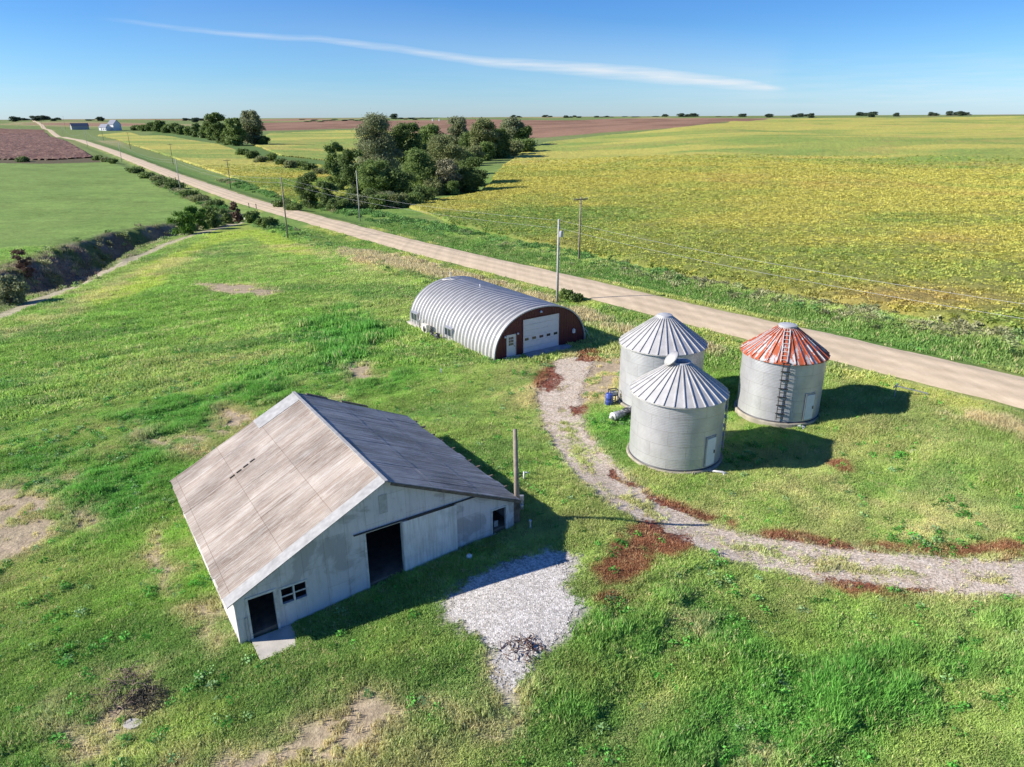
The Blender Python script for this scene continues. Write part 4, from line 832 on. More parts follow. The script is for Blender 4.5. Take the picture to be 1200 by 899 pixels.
for dx, dy, rr1 in ((.1, -.3, .22), (-.1, .45, .18)):
    mb = MB(); mb.lathe([(0, 0), (rr1 * .8, 0), (rr1, .5), (rr1 * .9, .5), (rr1 * .75, .05)], 16); o = mb.build('bucket', M_DARKM, ob); o.location = (dx, dy, 0)
loc = at_q(-.35, 13.2); o = MB().tube([(0, 0, -.1), (0, 0, 1.0), (.25, 0, 1.25)], .05).build('standpipe', M_GREYM); o.location = loc; tag(o, 'thin grey standpipe left of the air conditioning unit', 'pipe')

# ---------------------------------------------------------------- grain bins
def azimuth_of(px, py, cx, cy, R_, z):
    """angle on the bin wall seen through photo pixel px,py"""
    best = None
    for k in range(720):
        a = 2 * math.pi * k / 720; q = np.array([cx + R_ * math.cos(a), cy + R_ * math.sin(a), z])
        if (q[0] * math.cos(a) + q[1] * math.sin(a)) > 0: continue
        d = abs(proj(q)[0] - px)
        if best is None or d < best[0]: best = (d, a)
    return best[1]
def make_bin(label, cx, cy, R_, ze, zt, roofm, cap, door=None, ladder=None, side_ladder=None):
    z0 = float(hgt(cx, cy)); t_ = empty('grain_bin', (cx, cy, z0), 0, label, 'grain bin', 'round metal grain bins')
    mb = MB(); mb.lathe([(R_ + .17, -.5), (R_ + .17, .14), (R_ + .13, .2), (R_ - .2, .2)], 72, False); mb.build('foundation', M_CONCB, t_)
    mb = MB(); mb.lathe([(R_ + .03, .18), (R_ + .03, .27), (R_ + .001, .275)], 96); mb.build('base_ring', M_DARKM, t_)
    mb = MB(); mb.lathe([(R_, .15), (R_, ze)], 120); mb.build('wall', M_BIN, t_)
    n = 30; rt_ = .55; mb = MB(); Rr = R_ + .16; zr = ze - .08; V = []; Fs = []
    for k in range(n):
        a0__, a1__ = 2 * math.pi * k / n, 2 * math.pi * (k + 1) / n
        for a in (a0__, a1__): V += [(Rr * math.cos(a), Rr * math.sin(a), zr), (rt_ * math.cos(a), rt_ * math.sin(a), zt - .08)]
        b = k * 4; Fs.append((b, b + 2, b + 3, b + 1))
    mb.add(V, Fs)
    for k in range(n):
        a = 2 * math.pi * k / n; mb.bar((Rr * math.cos(a) * 1.005, Rr * math.sin(a) * 1.005, zr + .03), (rt_ * math.cos(a), rt_ * math.sin(a), zt - .05), .05, .06)
    mb.lathe([(Rr, zr), (Rr, zr - .07), (R_, zr - .07)], 60, False)
    rf = mb.build('roof', roofm, t_)
    if cap == 'open':
        mb = MB(); mb.lathe([(rt_ + .02, zt - .14), (rt_ + .02, zt + .04), (rt_ - .05, zt + .04), (rt_ - .05, zt - .3)], 40); mb.build('hatch_ring', M_GALV_NEW, rf)
        mb = MB(); mb.lathe([(0, 0), (rt_ * .95, 0), (rt_ * .95, .05), (.1, .12), (0, .12)], 32); lid = mb.build('hatch_lid', M_BINROOF, rf); lid.location = (-.62, -.05, zt + .22); lid.rotation_euler = (R(8), R(-48), 0)
        mb = MB(); mb.lathe([(0, zt - .32), (rt_ - .06, zt - .3)], 24); mb.build('hatch_opening', M_BLACK, rf)
    elif cap == 'flat':
        mb = MB(); mb.lathe([(rt_ + .06, zt - .16), (rt_ + .06, zt + .05), (rt_ * .7, zt + .11), (0, zt + .13)], 32, False); mb.build('roof_cap', M_GALV_NEW, rf)
    else:
        mb = MB(); mb.lathe([(rt_ + .1, zt - .14), (rt_ - .02, zt + .06), (.2, zt + .16), (0, zt + .17)], 32, False); mb.build('roof_cap', M_GALV_NEW, rf)
    mb = MB()
    for k in range(2): mb.lathe([(R_ * .55, 0)], 3) if 0 else None
    if door is not None:
        a = door; mb = MB(); w_ = .36
        Mx = Matrix.Rotation(a + math.pi / 2, 4, 'Z') @ Matrix.Translation((0, -(R_ + .0), 0))
        mb.box(-w_, w_, -.07, .06, .42, 2.18, Mx); d_ = mb.build('door', M_WHITE, t_)
        mb = MB(); mb.box(-w_ - .07, -w_ - .003, -.05, .08, .38, 2.24, Mx); mb.box(w_ + .003, w_ + .07, -.05, .08, .38, 2.24, Mx); mb.box(-w_ - .07, w_ + .07, -.05, .08, 2.243, 2.3, Mx); mb.build('door_frame', M_GREYM, d_)
        mb = MB(); mb.box(w_ - .12, w_ - .07, -.12, -.073, 1.15, 1.35, Mx); mb.build('latch', M_DARKM, d_)
    if ladder is not None:
        for lad in ladder:
            a, zl0, zl1, lm = lad; mb = MB(); Mx = Matrix.Rotation(a + math.pi / 2, 4, 'Z') @ Matrix.Translation((0, -R_, 0))
            for s_1 in (-.2, .2): mb.box(s_1 - .025, s_1 + .025, -.17, -.12, zl0, zl1, Mx)
            z = zl0 + .15
            while z < zl1: mb.box(-.2, .2, -.16, -.13, z, z + .03, Mx); z += .3
            z = zl0 + .4
            while z < zl1: mb.box(-.3, .3, -.12, -.02, z, z + .04, Mx); z += .6
            mb.build('ladder', lm, t_)
    return t_, rf, z0
cx_, cy_ = 10.2, 40.5
make_bin('nearest plain grey grain bin with its roof hatch standing open', cx_, cy_, 2.8, 4.42, 6.15, M_BINROOF, 'open', azimuth_of(832, 533, cx_, cy_, 2.8, 1.2), [(R(-8), .5, 4.3, M_GREYM)])
make_bin('plain grey grain bin half hidden behind the open hatched one', 11.0, 49.5, 3.0, 4.62, 6.55, M_BINROOF, 'dome')
cx_, cy_ = 18.9, 46.9; ra_ = azimuth_of(917, 440, cx_, cy_, 2.76, 2.5)
_, rfr, z0 = make_bin('grain bin with peeling red and white roof and a tall dark ladder', cx_, cy_, 2.76, 4.52, 6.3, M_REDROOF, 'flat', azimuth_of(947, 480, cx_, cy_, 2.76, 1.2), [(ra_, .45, 4.55, M_DARKM)])
mb = MB(); a = ra_ - .07
def onroof(r_1, off, up_=.1): return (r_1 * math.cos(a) - off * math.sin(a), r_1 * math.sin(a) + off * math.cos(a), 4.44 + (2.92 - r_1) * (6.22 - 4.44) / (2.92 - .55) + up_)
mb.bar(onroof(2.88, -.2), onroof(.7, -.2), .04); mb.bar(onroof(2.88, .2), onroof(.7, .2), .04)
for k in range(8): mb.bar(onroof(2.75 - k * .27, -.2), onroof(2.75 - k * .27, .2), .03)
mb.build('roof_ladder', M_WHITEW, rfr)

# bits by the bins
pt = at(718, 473); cart = empty('hand_cart', pt, .3, 'dark metal crate stand behind the blue barrel at the rear bin', 'stand')
mb = MB()
for x in (-.3, .3):
    for y in (-.2, .2): mb.bar((x, y, 0), (x, y, 1.15), .05)
for z in (.15, .7, 1.12):
    mb.bar((-.3, -.2, z), (.3, -.2, z), .05); mb.bar((-.3, .2, z), (.3, .2, z), .05); mb.bar((-.3, -.2, z), (-.3, .2, z), .05); mb.bar((.3, -.2, z), (.3, .2, z), .05)
mb.build('frame', M_DARKM, cart); mb = MB(); mb.box(-.27, .27, -.17, .17, .7, .95); mb.build('crate', M_GREYM, cart)
pt = at(713.5, 474.5); ba = empty('plastic_barrel', pt, 0, 'dark blue plastic barrel beside the half hidden grain bin', 'barrel')
mb = MB(); mb.lathe([(0, 0), (.27, 0), (.29, .03), (.29, .28), (.305, .3), (.29, .32), (.29, .58), (.305, .6), (.29, .62), (.28, .86), (.25, .9)], 28); mb.build('body', M_BLUE, ba)
mb = MB(); mb.lathe([(.25, .9), (.0, .9)], 28); mb.tube([(.1, .1, .89), (.1, .1, .93)], .04); mb.build('lid', M_BLUE, ba)
pt = at(724, 492); fn = empty('aeration_fan', pt, R(35), 'round motor driven aeration fan joined to the rear grain bin', 'fan')
mb = MB(); mb.tube([(-.45, 0, .36), (.25, 0, .36)], .3, 24); mb.build('drum', M_GREYM, fn)
mb = MB(); mb.tube([(-.46, 0, .36), (-.52, 0, .36)], .31, 24); mb.tube([(-.52, 0, .36), (-.75, 0, .36)], .11, 16); mb.build('motor', M_WHITEW, fn)
mb = MB(); mb.box(-.5, .22, -.34, .34, .0, .1); mb.build('mount', M_RUST if 'M_RUST' in globals() else M_DARKM, fn)
mb = MB(); mb.tube([(.25, 0, .36), (1.5, .35, .34)], .24, 16); mb.build('duct', M_GREYM, fn)
pt = at(735, 489); o = MB().lathe([(.18, .08), (.34, .0), (.4, .1), (.34, .2), (.18, .16), (.18, .08)], 24).build('old_tyre', M_DARKM); o.location = pt; o.location.z += .42; tag(o, 'dark tyre lying on the fan duct against the rear bin', 'tyre')
for (px, py, lb) in ((845, 556, 'short pale unloading pipe at the foot of the nearest bin'), (938, 502, 'short pale unloading pipe at the foot of the red roofed bin')):
    pt = at(px, py); o = MB().tube([(-.7, .3, .12), (.1, 0, .15), (.3, -.1, .1)], .07).tube([(.1, -.25, .06), (.15, .25, .06)], .05).build('unloading_pipe', M_GALV_NEW); o.location = pt; tag(o, lb, 'pipe')
pt = at(1068, 466); o = MB().bar((-1.0, .4, .75), (.9, -.35, .45), .07).bar((-1.0, .4, -.1), (-1.0, .4, .95), .06).bar((-1.3, .2, .7), (-.75, .65, .8), .06).bar((.9, -.35, -.1), (.9, -.35, .5), .06).build('pipe_stand', M_GREYM); o.location = pt; tag(o, 'grey pipe propped up where the red roofed bin shadow ends', 'pipe')
for (px, py, s_1, h_, lb) in ((1072, 531, .45, .16, 'pale broken stone block lying alone in grass right of the bins'), (155, 850, .36, .08, 'round white cracked concrete lid in the bare hollow')):
    mb = MB(); r_ = random.Random(px); k = [(s_1 * (r_.uniform(.8, 1.1)) * math.cos(i * .7), s_1 * .75 * r_.uniform(.8, 1.1) * math.sin(i * .7)) for i in range(9)]
    mb.add([(x, y, -.1) for x, y in k] + [(x * .93, y * .93, h_) for x, y in k], [tuple(range(9))[::-1], tuple(range(9, 18))] + [(i, (i + 1) % 9, (i + 1) % 9 + 9, i + 9) for i in range(9)])
    o = mb.build('stone_block' if px > 500 else 'concrete_lid', M_CONC); o.location = at(px, py); tag(o, lb, 'block' if px > 500 else 'lid')
# white ball, marker posts, white stakes
pt = at(550, 655); mb = MB(); mb.lathe([(.14 * math.sin(math.pi * k / 8), .13 - .14 * math.cos(math.pi * k / 8)) for k in range(9)], 16); o = mb.build('ball', M_WHITE); o.location = pt; tag(o, 'small white ball lying in the shade of the barn', 'ball')
pt = at(614, 563); o = MB().tube([(0, 0, -.1), (0, 0, .55)], .045).tube([(0, 0, .5), (.28, 0, .5)], .03).build('standpipe', M_WHITE); o.location = pt; tag(o, 'short white pipe with side arm in grass beside the barn pole', 'pipe')
pt = at(621.5, 620); o = MB().box(-.04, .04, -.04, .04, -.1, .45).box(-.06, .06, -.06, .06, .45, .5).build('stake', M_WHITEW); o.location = pt; tag(o, 'short pale stake in the barn shadow right of the pole', 'stake')
pt = at(517, 438); o = MB().box(-.05, .05, -.03, .03, -.1, .35).box(-.06, .06, -.05, .05, .35, .42).build('stake', M_WHITE); o.location = pt; tag(o, 'small white stake in open grass between barn and rounded building', 'stake')
# branch heap on gravel, brush pile in the hollow
def twig_pile(name, px, py, n, rad_, h_, mat, label, cat, seed):
    r_ = random.Random(seed); mb = MB(); pt = at(px, py)
    for k in range(n):
        a = r_.random() * 6.28; d = rad_ * r_.random() ** .7; b = r_.random() * 6.28; L = rad_ * r_.uniform(.25, .7); z = h_ * (1 - d / rad_) * r_.random()
        mb.tube([(d * math.cos(a), d * math.sin(a), z), (d * math.cos(a) + L * math.cos(b) * .5, d * math.sin(a) + L * math.sin(b) * .5, z + r_.uniform(.0, .2)), (d * math.cos(a) + L * math.cos(b), d * math.sin(a) + L * math.sin(b), max(z + r_.uniform(-.1, .1), 0))], [.02, .014, .006], 5)
    o = mb.build(name, mat); o.location = pt; return tag(o, label, cat)
twig_pile('branch_pile', 612, 760, 60, .85, .25, plain('dark_red_twigs', (.13, .075, .06), .9, .1, 0, .4), 'low tangle of dark reddish twigs on the pale gravel', 'branches', 1)
twig_pile('brush_pile', 150, 806, 170, 1.15, .22, plain('dry_twigs', (.24, .18, .14), .9, .1, 0, .4), 'grey brown brush pile in the hollow by the white lid', 'branches', 2)
twig_pile('brush_pile', 172, 822, 120, .8, .3, plain('dark_twigs', (.07, .065, .05), .9, .1, 0, .4), 'darker brush heap just right of the brown brush pile', 'branches', 3)

# ---------------------------------------------------------------- poles and wires
def pole(base, h_, rad_, mat, label, name='utility_pole', arm=0, top=None, group='wooden poles along the road', lean=(0, 0)):
    t_ = empty(name, base, 0, label, 'pole', group); mb = MB(); mb.tube([(0, 0, -.4), (lean[0] * .5, lean[1] * .5, h_ * .5), (lean[0], lean[1], h_)], [rad_, rad_ * .85, rad_ * .65], 10); mb.build('pole', mat, t_)
    if arm:
        a = RA; mb = MB(); c_, s_1 = math.cos(a) * arm / 2, math.sin(a) * arm / 2; z = h_ - .35
        mb.bar((lean[0] - c_, lean[1] - s_1, z), (lean[0] + c_, lean[1] + s_1, z), .11, .14); mb.bar((lean[0] - c_ * .5, lean[1] - s_1 * .5, z - .05), (lean[0], lean[1], z - .75), .04); mb.bar((lean[0] + c_ * .5, lean[1] + s_1 * .5, z - .05), (lean[0], lean[1], z - .75), .04)
        ar = mb.build('crossarm', M_WOODD, t_)
        for k in (-.95, -.5, .5, .95):
            mb = MB(); mb.lathe([(.04, 0), (.055, .05), (.03, .1), (.045, .15), (0, .18)], 10, cx=0, cy=0); i_ = mb.build('insulator', M_GREYM, ar); i_.location = (lean[0] + c_ * k, lean[1] + s_1 * k, z + .07)
    elif top:
        for k in range(2):
            mb = MB(); mb.lathe([(.05, 0), (.06, .06), (.03, .1), (.05, .16), (0, .2)], 10); i_ = mb.build('insulator', M_GREYM, t_); i_.location = (lean[0] + .12, lean[1], h_ - .15 - k * .9)
    return t_
def pole_px(bx, by, ty, **k):
    b = at(bx, by); b[2] = float(hgt(b[0], b[1])); h_ = 1.
    lo, hi = 1., 30.
    for _ in range(30):
        mi = (lo + hi) / 2
        if proj(b + [0, 0, mi])[1] > ty: lo = mi
        else: hi = mi
    return b, pole(b, lo, k.pop('rad', .15), k.pop('mat', M_WOODG), **k), lo
near_poles = []
bp, wp, wh = pole_px(653, 356, 257, label='tall silver grey pole with transformer can behind the rounded building', top=1, rad=.16)
mb = MB(); mb.lathe([(0, 0), (.2, .02), (.22, .06), (.22, .62), (.2, .66), (.06, .72), (0, .72)], 20); tr_ = mb.build('transformer', M_GALV_NEW, wp); tr_.location = (.3, -.05, wh - 2.0)
mb = MB(); mb.bar((.05, 0, wh - 1.4), (.6, .2, wh - 1.25), .06); mb.bar((.3, 0, wh - 1.25), (.65, .3, wh - 2.3), .02); mb.build('bracket', M_DARKM, wp)
near_poles.append((bp, wh))
for bx, by, ty, lb in ((337.5, 280, 208, 'leaning grey pole in the verge just right of the culvert'), (212, 226, 187, 'grey roadside pole on the meadow side left of the culvert'), (143, 190, 167, 'third grey roadside pole left of the culvert, by the brown crop corner'), (103, 173, 152.5, 'thin grey roadside pole standing at the brown crop edge'), (74, 158.5, 147, 'tiny distant roadside pole just above the brown crop crest')):
    b, o, h_ = pole_px(bx, by, ty, label=lb, top=1, rad=.15, mat=M_WOODP if bx == 337.5 else M_WOODG); near_poles.append((b, h_))
for bx, by, ty, lb in ((678.5, 306, 231, 'brown pole with crossarm at the edge of the yellow crop, right of the silver one'), (270.5, 221, 187, 'brown pole with crossarm in the verge across the road from the culvert'), (203, 193, 168.5, 'second brown crossarm pole up the road from the culvert'), (153, 175, 155, 'third brown crossarm pole up the road, in front of the pale field'), (121.5, 165, 149, 'brown crossarm pole just left of the far white house'), (77, 152, 136.5, 'skyline crossarm pole left of the long grey shed'), (50.5, 153, 138, 'slim skyline pole near the road crest')):
    pole_px(bx, by, ty, label=lb, arm=2.6, rad=.16, mat=M_WOODD if bx < 600 else M_WOODP)
pole_px(422, 259.5, 200, label='bare grey pole without crossarm in front of the tree grove', rad=.14)
bb = at(607, 618); pole(np.array([.25, 31.0, .8]), 5.2, .15, M_WOODP, 'lone broken off brown pole at the right corner of the barn', group='wooden poles along the road', lean=(-.12, .05))
o = [q for q in bpy.data.objects if q.get('label', '').startswith('lone broken')][0]; del o['group']
mb = MB(); mb.box(.1, .3, -.25, -.1, 1.35, 1.75); mb.tube([(.2, -.2, 1.0), (.2, -.2, 1.3)], .08, 12); mb.build('meter_box', M_GREYM, o)
# wires between roadside poles and on past the frame
near_poles.sort(key=lambda q: -PS(q[0][0], q[0][1])[1])
e_ = XY(48.2, 63.5 - 62); ext = (np.array([e_[0], e_[1], float(hgt(*e_))]), 9.3)
chain = near_poles + [ext]
pole(ext[0], 9.5, .16, M_WOODG, 'grey roadside pole right of the bins', top=1) if 0 else None
nm_ = ['farthest', 'second farthest', 'third', 'fourth', 'nearer', 'nearest']
for i, (a, b) in enumerate(zip(chain[:-1], chain[1:])):
    for k, dz_ in enumerate((.12, 1.0)):
        mb = MB(); A3 = a[0] + [.15, 0, a[1] - dz_]; B3 = b[0] + [.15, 0, b[1] - dz_]; L = np.linalg.norm(B3 - A3); pts = [A3 + (B3 - A3) * t_ - np.array([0, 0, 1]) * (L * .012) * 4 * t_ * (1 - t_) for t_ in np.linspace(0, 1, 24)]
        mb.tube(pts, .011 if L < 100 else .016, 5); o = mb.build('power_line', M_WIRE)
        tag(o, '%s line wire of the %s span between the roadside poles' % (('upper', 'lower')[k], nm_[min(i, 5)]), 'wire', 'wires along the road')
# two culvert markers and the culvert headwall
for (px, py, lb) in ((292, 243.5, 'left one of two short dark marker posts at the culvert'), (300.5, 244.5, 'right one of two short dark marker posts at the culvert')):
    b = at(px, py); o = empty('marker_post', b, 0, lb, 'post', 'marker posts'); MB().box(-.09, .09, -.04, .04, -.1, 1.25).build('post', M_WOODD, o); MB().box(-.11, .11, -.06, -.042, .85, 1.3).build('reflector', M_DARKM, o)
b = at(284, 252); o = empty('culvert', (b[0], b[1], b[2] - 1.5), RA + math.pi / 2, 'pale concrete culvert end where the ditch meets the road', 'culvert')
mb = MB(); mb.box(-2.2, -1.0, -.3, 0, -1, 1.6); mb.box(1.0, 2.2, -.3, 0, -1, 1.6); mb.box(-1, 1, -.3, 0, 1.0, 1.62); mb.build('headwall', M_CONC, o); MB().lathe([(1.0, 0), (1.0, 5)], 24).build('pipe', M_DARKM, o).rotation_euler = (R(90), 0, 0)
# ---------------------------------------------------------------- trees and bushes
def tree_parts(h_, w_, kind, seed, leaf, n, trunk_frac=.1, round_=1.0, bare=0):
    r_ = np.random.default_rng(seed); nl = int(16 + w_ * 1.1); L = []; n = int(n * 2.3); leaf *= .82; tf_ = trunk_frac * .55
    sx = r_.uniform(.85, 1.1); wob = r_.uniform(0, 6.28)
    for k in range(nl):
        a = r_.random() * 6.283; zf = (k + r_.random()) / nl; prof = math.sqrt(max(1 - ((zf - .42) / .62) ** 2, .05)) * (1 + .18 * math.sin(2 * a + wob))
        z = tf_ + (1 - tf_) * zf; d = w_ * .38 * prof * (r_.random() ** .4); rad_ = w_ * r_.uniform(.11, .21) * (.65 + .35 * prof)
        L.append((d * math.cos(a) * sx, d * math.sin(a), max(min(h_ * z, h_ - rad_ * .75), rad_ * .5), rad_))
    L.append((0, 0, h_ * .45, w_ * .26)); L.append((r_.normal(0, w_ * .06), 0, h_ - w_ * .15, w_ * .15))
    wts = np.array([l[3] ** 2 for l in L]); idx = r_.choice(len(L), n, p=wts / wts.sum()); La = np.array(L)[idx]
    v = r_.normal(size=(n, 3)); v /= np.linalg.norm(v, axis=1)[:, None]; v[:, 2] = np.where(v[:, 2] < -.5, -v[:, 2], v[:, 2]); rr = La[:, 3] * (r_.random(n) ** .4) * (1 + .22 * r_.normal(size=n)) * 1.04
    c = La[:, :3] + v * rr[:, None] * np.array([1, 1, .85]); c[:, 2] = np.maximum(c[:, 2], .1)
    u = r_.normal(size=(n, 3)); u /= np.linalg.norm(u, axis=1)[:, None]; q = np.cross(u, v + .5 * r_.normal(size=(n, 3))); q /= np.linalg.norm(q, axis=1)[:, None] + 1e-9
    s_1 = leaf * r_.uniform(.5, 1.4, n)[:, None]; u = u * s_1; q = q * s_1 * .6
    V = np.stack([c - u, c - q, c + u, c + q], 1).reshape(-1, 3); Fq = np.arange(4 * n).reshape(-1, 4)
    me = npmesh('foliage', V, Fq, ML[kind], smooth=False)
    mb = MB(); tr0 = max(.12, h_ * .022); mb.tube([(0, 0, -.5), (0, 0, h_ * .3), (.2, .1, h_ * .75)], [tr0, tr0 * .8, tr0 * .25], 8)
    for l in L[:7 if bare < 1 else 12]: mb.tube([(0, 0, h_ * .18 + .1 * l[2]), (l[0] * .5, l[1] * .5, l[2] * .7), (l[0], l[1], l[2])], [tr0 * .5, tr0 * .3, tr0 * .1], 6)
    mt = bpy.data.meshes.new('trunk'); mt.from_pydata(mb.v, [], mb.f); mt.materials.append(M_BARK); mt.update(); return me, mt
def put_tree(name, base, meshes, label, cat, group=None, scale=1, rz=0, fname='crown'):
    t_ = empty(name, base, rz, label, cat, group); t_.scale = (scale,) * 3 if not isinstance(scale, tuple) else scale
    link(bpy.data.objects.new(fname, meshes[0]), t_); link(bpy.data.objects.new('trunk', meshes[1]), t_); return t_
def tree_px(cx, by, ty, wpx, kind, label, n, name='broadleaf_tree', cat='tree', tf=.22, group=None, seed=None, bare=0, leafk=1):
    b = at(cx, by); b[2] = float(hgt(b[0], b[1])); dep = (b - [0, 0, H]) @ fw; w_ = wpx * 1.12 / F * dep
    lo, hi = .5, 60.
    for _ in range(30):
        mi = (lo + hi) / 2
        if proj(b + [0, 0, mi])[1] > ty: lo = mi
        else: hi = mi
    b = b + np.array([b[0], b[1], 0]) / np.hypot(b[0], b[1]) * w_ * .3; b[2] = float(hgt(b[0], b[1]))
    leaf = max(.16, .0014 * dep) * leafk
    return put_tree(name, b, tree_parts(lo, w_, kind, seed or int(cx * 7 + by), leaf, n, tf, bare=bare), label, cat, group)
G1 = 'trees of the grove by the road'
tree_px(363, 246, 204, 34, 'dark', 'small dark round tree at the left end of the grove', 5200, tf=.05, group=G1)
tree_px(384, 246, 214, 24, 'dark', 'low dark tree just right of the leftmost one in the grove', 3500, tf=.05, group=G1)
tree_px(397, 226, 167, 30, 'mid', 'fresh green tree on the left flank of the grove', 6500, tf=.08, group=G1)
tree_px(415, 233, 176, 34, 'dark', 'dark tree between the fresh green tree and the tall grey green one', 7000, tf=.08, group=G1)
tree_px(448, 212, 135.5, 58, 'grey', 'tallest grey green tree of the grove with wide domed crown', 15000, tf=.15, group=G1)
tree_px(482, 208, 145, 40, 'dark', 'dark tree right beside the tallest one', 8000, group=G1)
tree_px(441, 237, 190, 46, 'mid', 'low bushy green tree at the front of the grove', 8000, tf=.05, group=G1)
tree_px(466, 236, 200, 40, 'dark', 'dark bushy tree low in the front middle of the grove', 7000, tf=.05, group=G1)
tree_px(493, 228, 177, 52, 'mid', 'broad mid green tree in the front right of the grove', 10000, tf=.08, group=G1)
tree_px(523, 220, 160, 46, 'olive', 'pale olive tree rising above the right half of the grove', 9000, tf=.1, group=G1)
tree_px(526, 228, 188, 32, 'dead', 'half bare greyish tree at the right front of the grove', 2600, tf=.1, group=G1, bare=1)
tree_px(553, 226, 186, 36, 'dark', 'darkest bushy tree at the right end of the front row', 8000, tf=.05, group=G1)
tree_px(452, 243, 227, 32, 'grey', 'low grey green shrub tree at the foot of the grove', 4000, tf=.02, group=G1)
tree_px(505, 190, 147, 36, 'mid', 'green tree behind the pale olive one', 6000, group=G1)
tree_px(537, 184, 138, 30, 'grey', 'tall slim grey green tree in the back row', 6000, group=G1)
tree_px(551, 186, 157, 38, 'dark', 'low dark tree in the middle of the back row', 6500, tf=.05, group=G1)
tree_px(568, 187, 140, 34, 'olive', 'tall olive tree in the middle of the back row', 7000, tf=.1, group=G1)
tree_px(583, 185, 152, 30, 'dark', 'dark rounded tree in front of the last tall tree of the grove', 5500, tf=.05, group=G1)
tree_px(600, 172, 139, 30, 'grey', 'last tall grey green tree at the far right of the grove', 6000, tf=.1, group=G1)
tree_px(613, 172, 149, 22, 'dark', 'dark tree at the very right end of the grove', 4000, tf=.05, group=G1)
G2 = 'trees near the far farmstead'
tree_px(256, 168, 133, 22, 'dark', 'left dark tree of the tall trio beyond the pale field', 5000, tf=.06, group=G2)
tree_px(276, 171, 139, 24, 'mid', 'middle green tree of the tall trio beyond the pale field', 5000, tf=.06, group=G2)
tree_px(297, 170, 130, 30, 'grey', 'right grey green tree of the tall trio beyond the pale field', 6000, tf=.08, group=G2)
bs = [(161, 153, 148), (170, 154, 147), (180, 154, 144), (188, 155, 142), (197, 156, 146.5), (206, 156.5, 145), (213, 158, 147.5), (222, 159, 149), (231, 161, 145), (240, 162, 148), (248, 165, 147), (266, 170, 156), (310, 170, 160)]
for i, (cx, by, ty) in enumerate(bs):
    tree_px(cx, by, ty, 13, ('dark', 'mid', 'dark')[i % 3], 'hedge bush number %d from the white farmhouse rightwards' % (i + 1) if 0 else ('bush of the hedge beyond the pale field, %s from its left end' % ['first', 'second', 'third', 'fourth', 'fifth', 'sixth', 'seventh', 'eighth', 'ninth', 'tenth', 'eleventh', 'twelfth', 'last'][i]), 1500, 'hedge_bush', 'bush', tf=.02, group='bushes of the far hedge')
r_ = random.Random(77)
for i in range(16):
    px = 392 + i * 10.6; py = 248 - .052 * (px - 352) - (12 if 500 < px else 0) + r_.uniform(-2, 3); tree_px(px, py, py - r_.uniform(11, 20), r_.uniform(20, 30), ('dark', 'mid', 'dark', 'olive')[i % 4], 'low undergrowth bush at the foot of the grove, %s from the left' % ['first', 'second', 'third', 'fourth', 'fifth', 'sixth', 'seventh', 'eighth', 'ninth', 'tenth', 'eleventh', 'twelfth', 'thirteenth', 'fourteenth', 'fifteenth', 'last'][i], 2200, 'undergrowth_bush', 'bush', tf=.02, group='undergrowth of the grove')
for i in range(9):
    px = 500 + i * 14; py = 205 - i * 3.2; tree_px(px, py, py - r_.uniform(14, 22), r_.uniform(22, 30), ('dark', 'olive', 'mid')[i % 3], 'bushy filler tree inside the right half of the grove, %s from the left' % ['first', 'second', 'third', 'fourth', 'fifth', 'sixth', 'seventh', 'eighth', 'last'][i], 3000, tf=.02, group=G1)
# swale brush
for i in range(12):
    px = 285 + i * 11; py = 180 + i * 2.4 + (i % 3) * 2; tree_px(px, py + 3, py - 5 - (i % 2) * 2, 16, ('mid', 'dark', 'olive')[i % 3], 'low bush in the green swale left of the grove, %s from the left' % ['first', 'second', 'third', 'fourth', 'fifth', 'sixth', 'seventh', 'eighth', 'ninth', 'tenth', 'eleventh', 'last'][i], 900, 'swale_bush', 'bush', tf=.02, group='bushes along the swale')
# ditch and culvert bushes
db = [(166, 262, 243, 24, 'bright', 'bright green bush on the near ditch bank, left of the others'), (176, 258, 238, 22, 'mid', 'taller mid green bush in the ditch'), (216, 275, 249, 26, 'bright', 'large bright green bush standing in the ditch'), (232, 270, 243, 22, 'bright', 'slim bright green sapling rising from the ditch'), (248, 266, 242, 26, 'mid', 'mid green bush in the ditch left of the culvert'), (262, 260, 240, 22, 'dark', 'dark bush next to the culvert'), (277, 252, 238.5, 15, 'brown', 'reddish brown bush at the culvert end'), (296, 262, 249, 20, 'mid', 'round green bush just right of the culvert'), (313, 268, 256, 22, 'mid', 'second low green bush right of the culvert')]
db = [q for q in db if q[0] > 200]
for cx, by, ty, w_, k, lb in db: tree_px(cx, by, ty, w_, k, lb, 2600, 'ditch_bush', 'bush', tf=.03, group='bushes around the ditch')
tree_px(15, 357, 326, 34, 'grey', 'pale spiky grey green bush at the left edge by the ditch', 2400, 'ditch_bush', 'bush', tf=.02, group='bushes around the ditch', leafk=1.2)
tree_px(28, 312, 298, 22, 'brown', 'rusty brown bush on the far ditch bank', 1500, 'ditch_bush', 'bush', tf=.02, group='bushes around the ditch')
for i, (px, by, ty, w_, k, lb) in enumerate([(664, 352, 342, 18, 'mid', 'green bush at the foot of the silver grey pole'), (676, 355, 347, 16, 'dark', 'low dark bush just right of the silver grey pole foot')]): tree_px(px, by, ty, w_, k, lb, 1800, 'verge_bush', 'bush', tf=.02, group='bushes of the near verge')
vb = [(28, 190, 182, 12), (115, 188, 180, 8), (125, 190, 183, 8), (133, 192, 184, 8), (160, 203, 194, 14), (172, 209, 200, 14), (184, 214, 203, 16), (196, 219, 207, 20), (207, 222, 210, 18), (222, 231, 220, 16), (236, 237, 226, 18), (250, 243, 232, 18), (330, 243, 232, 18), (345, 247, 237, 18)]
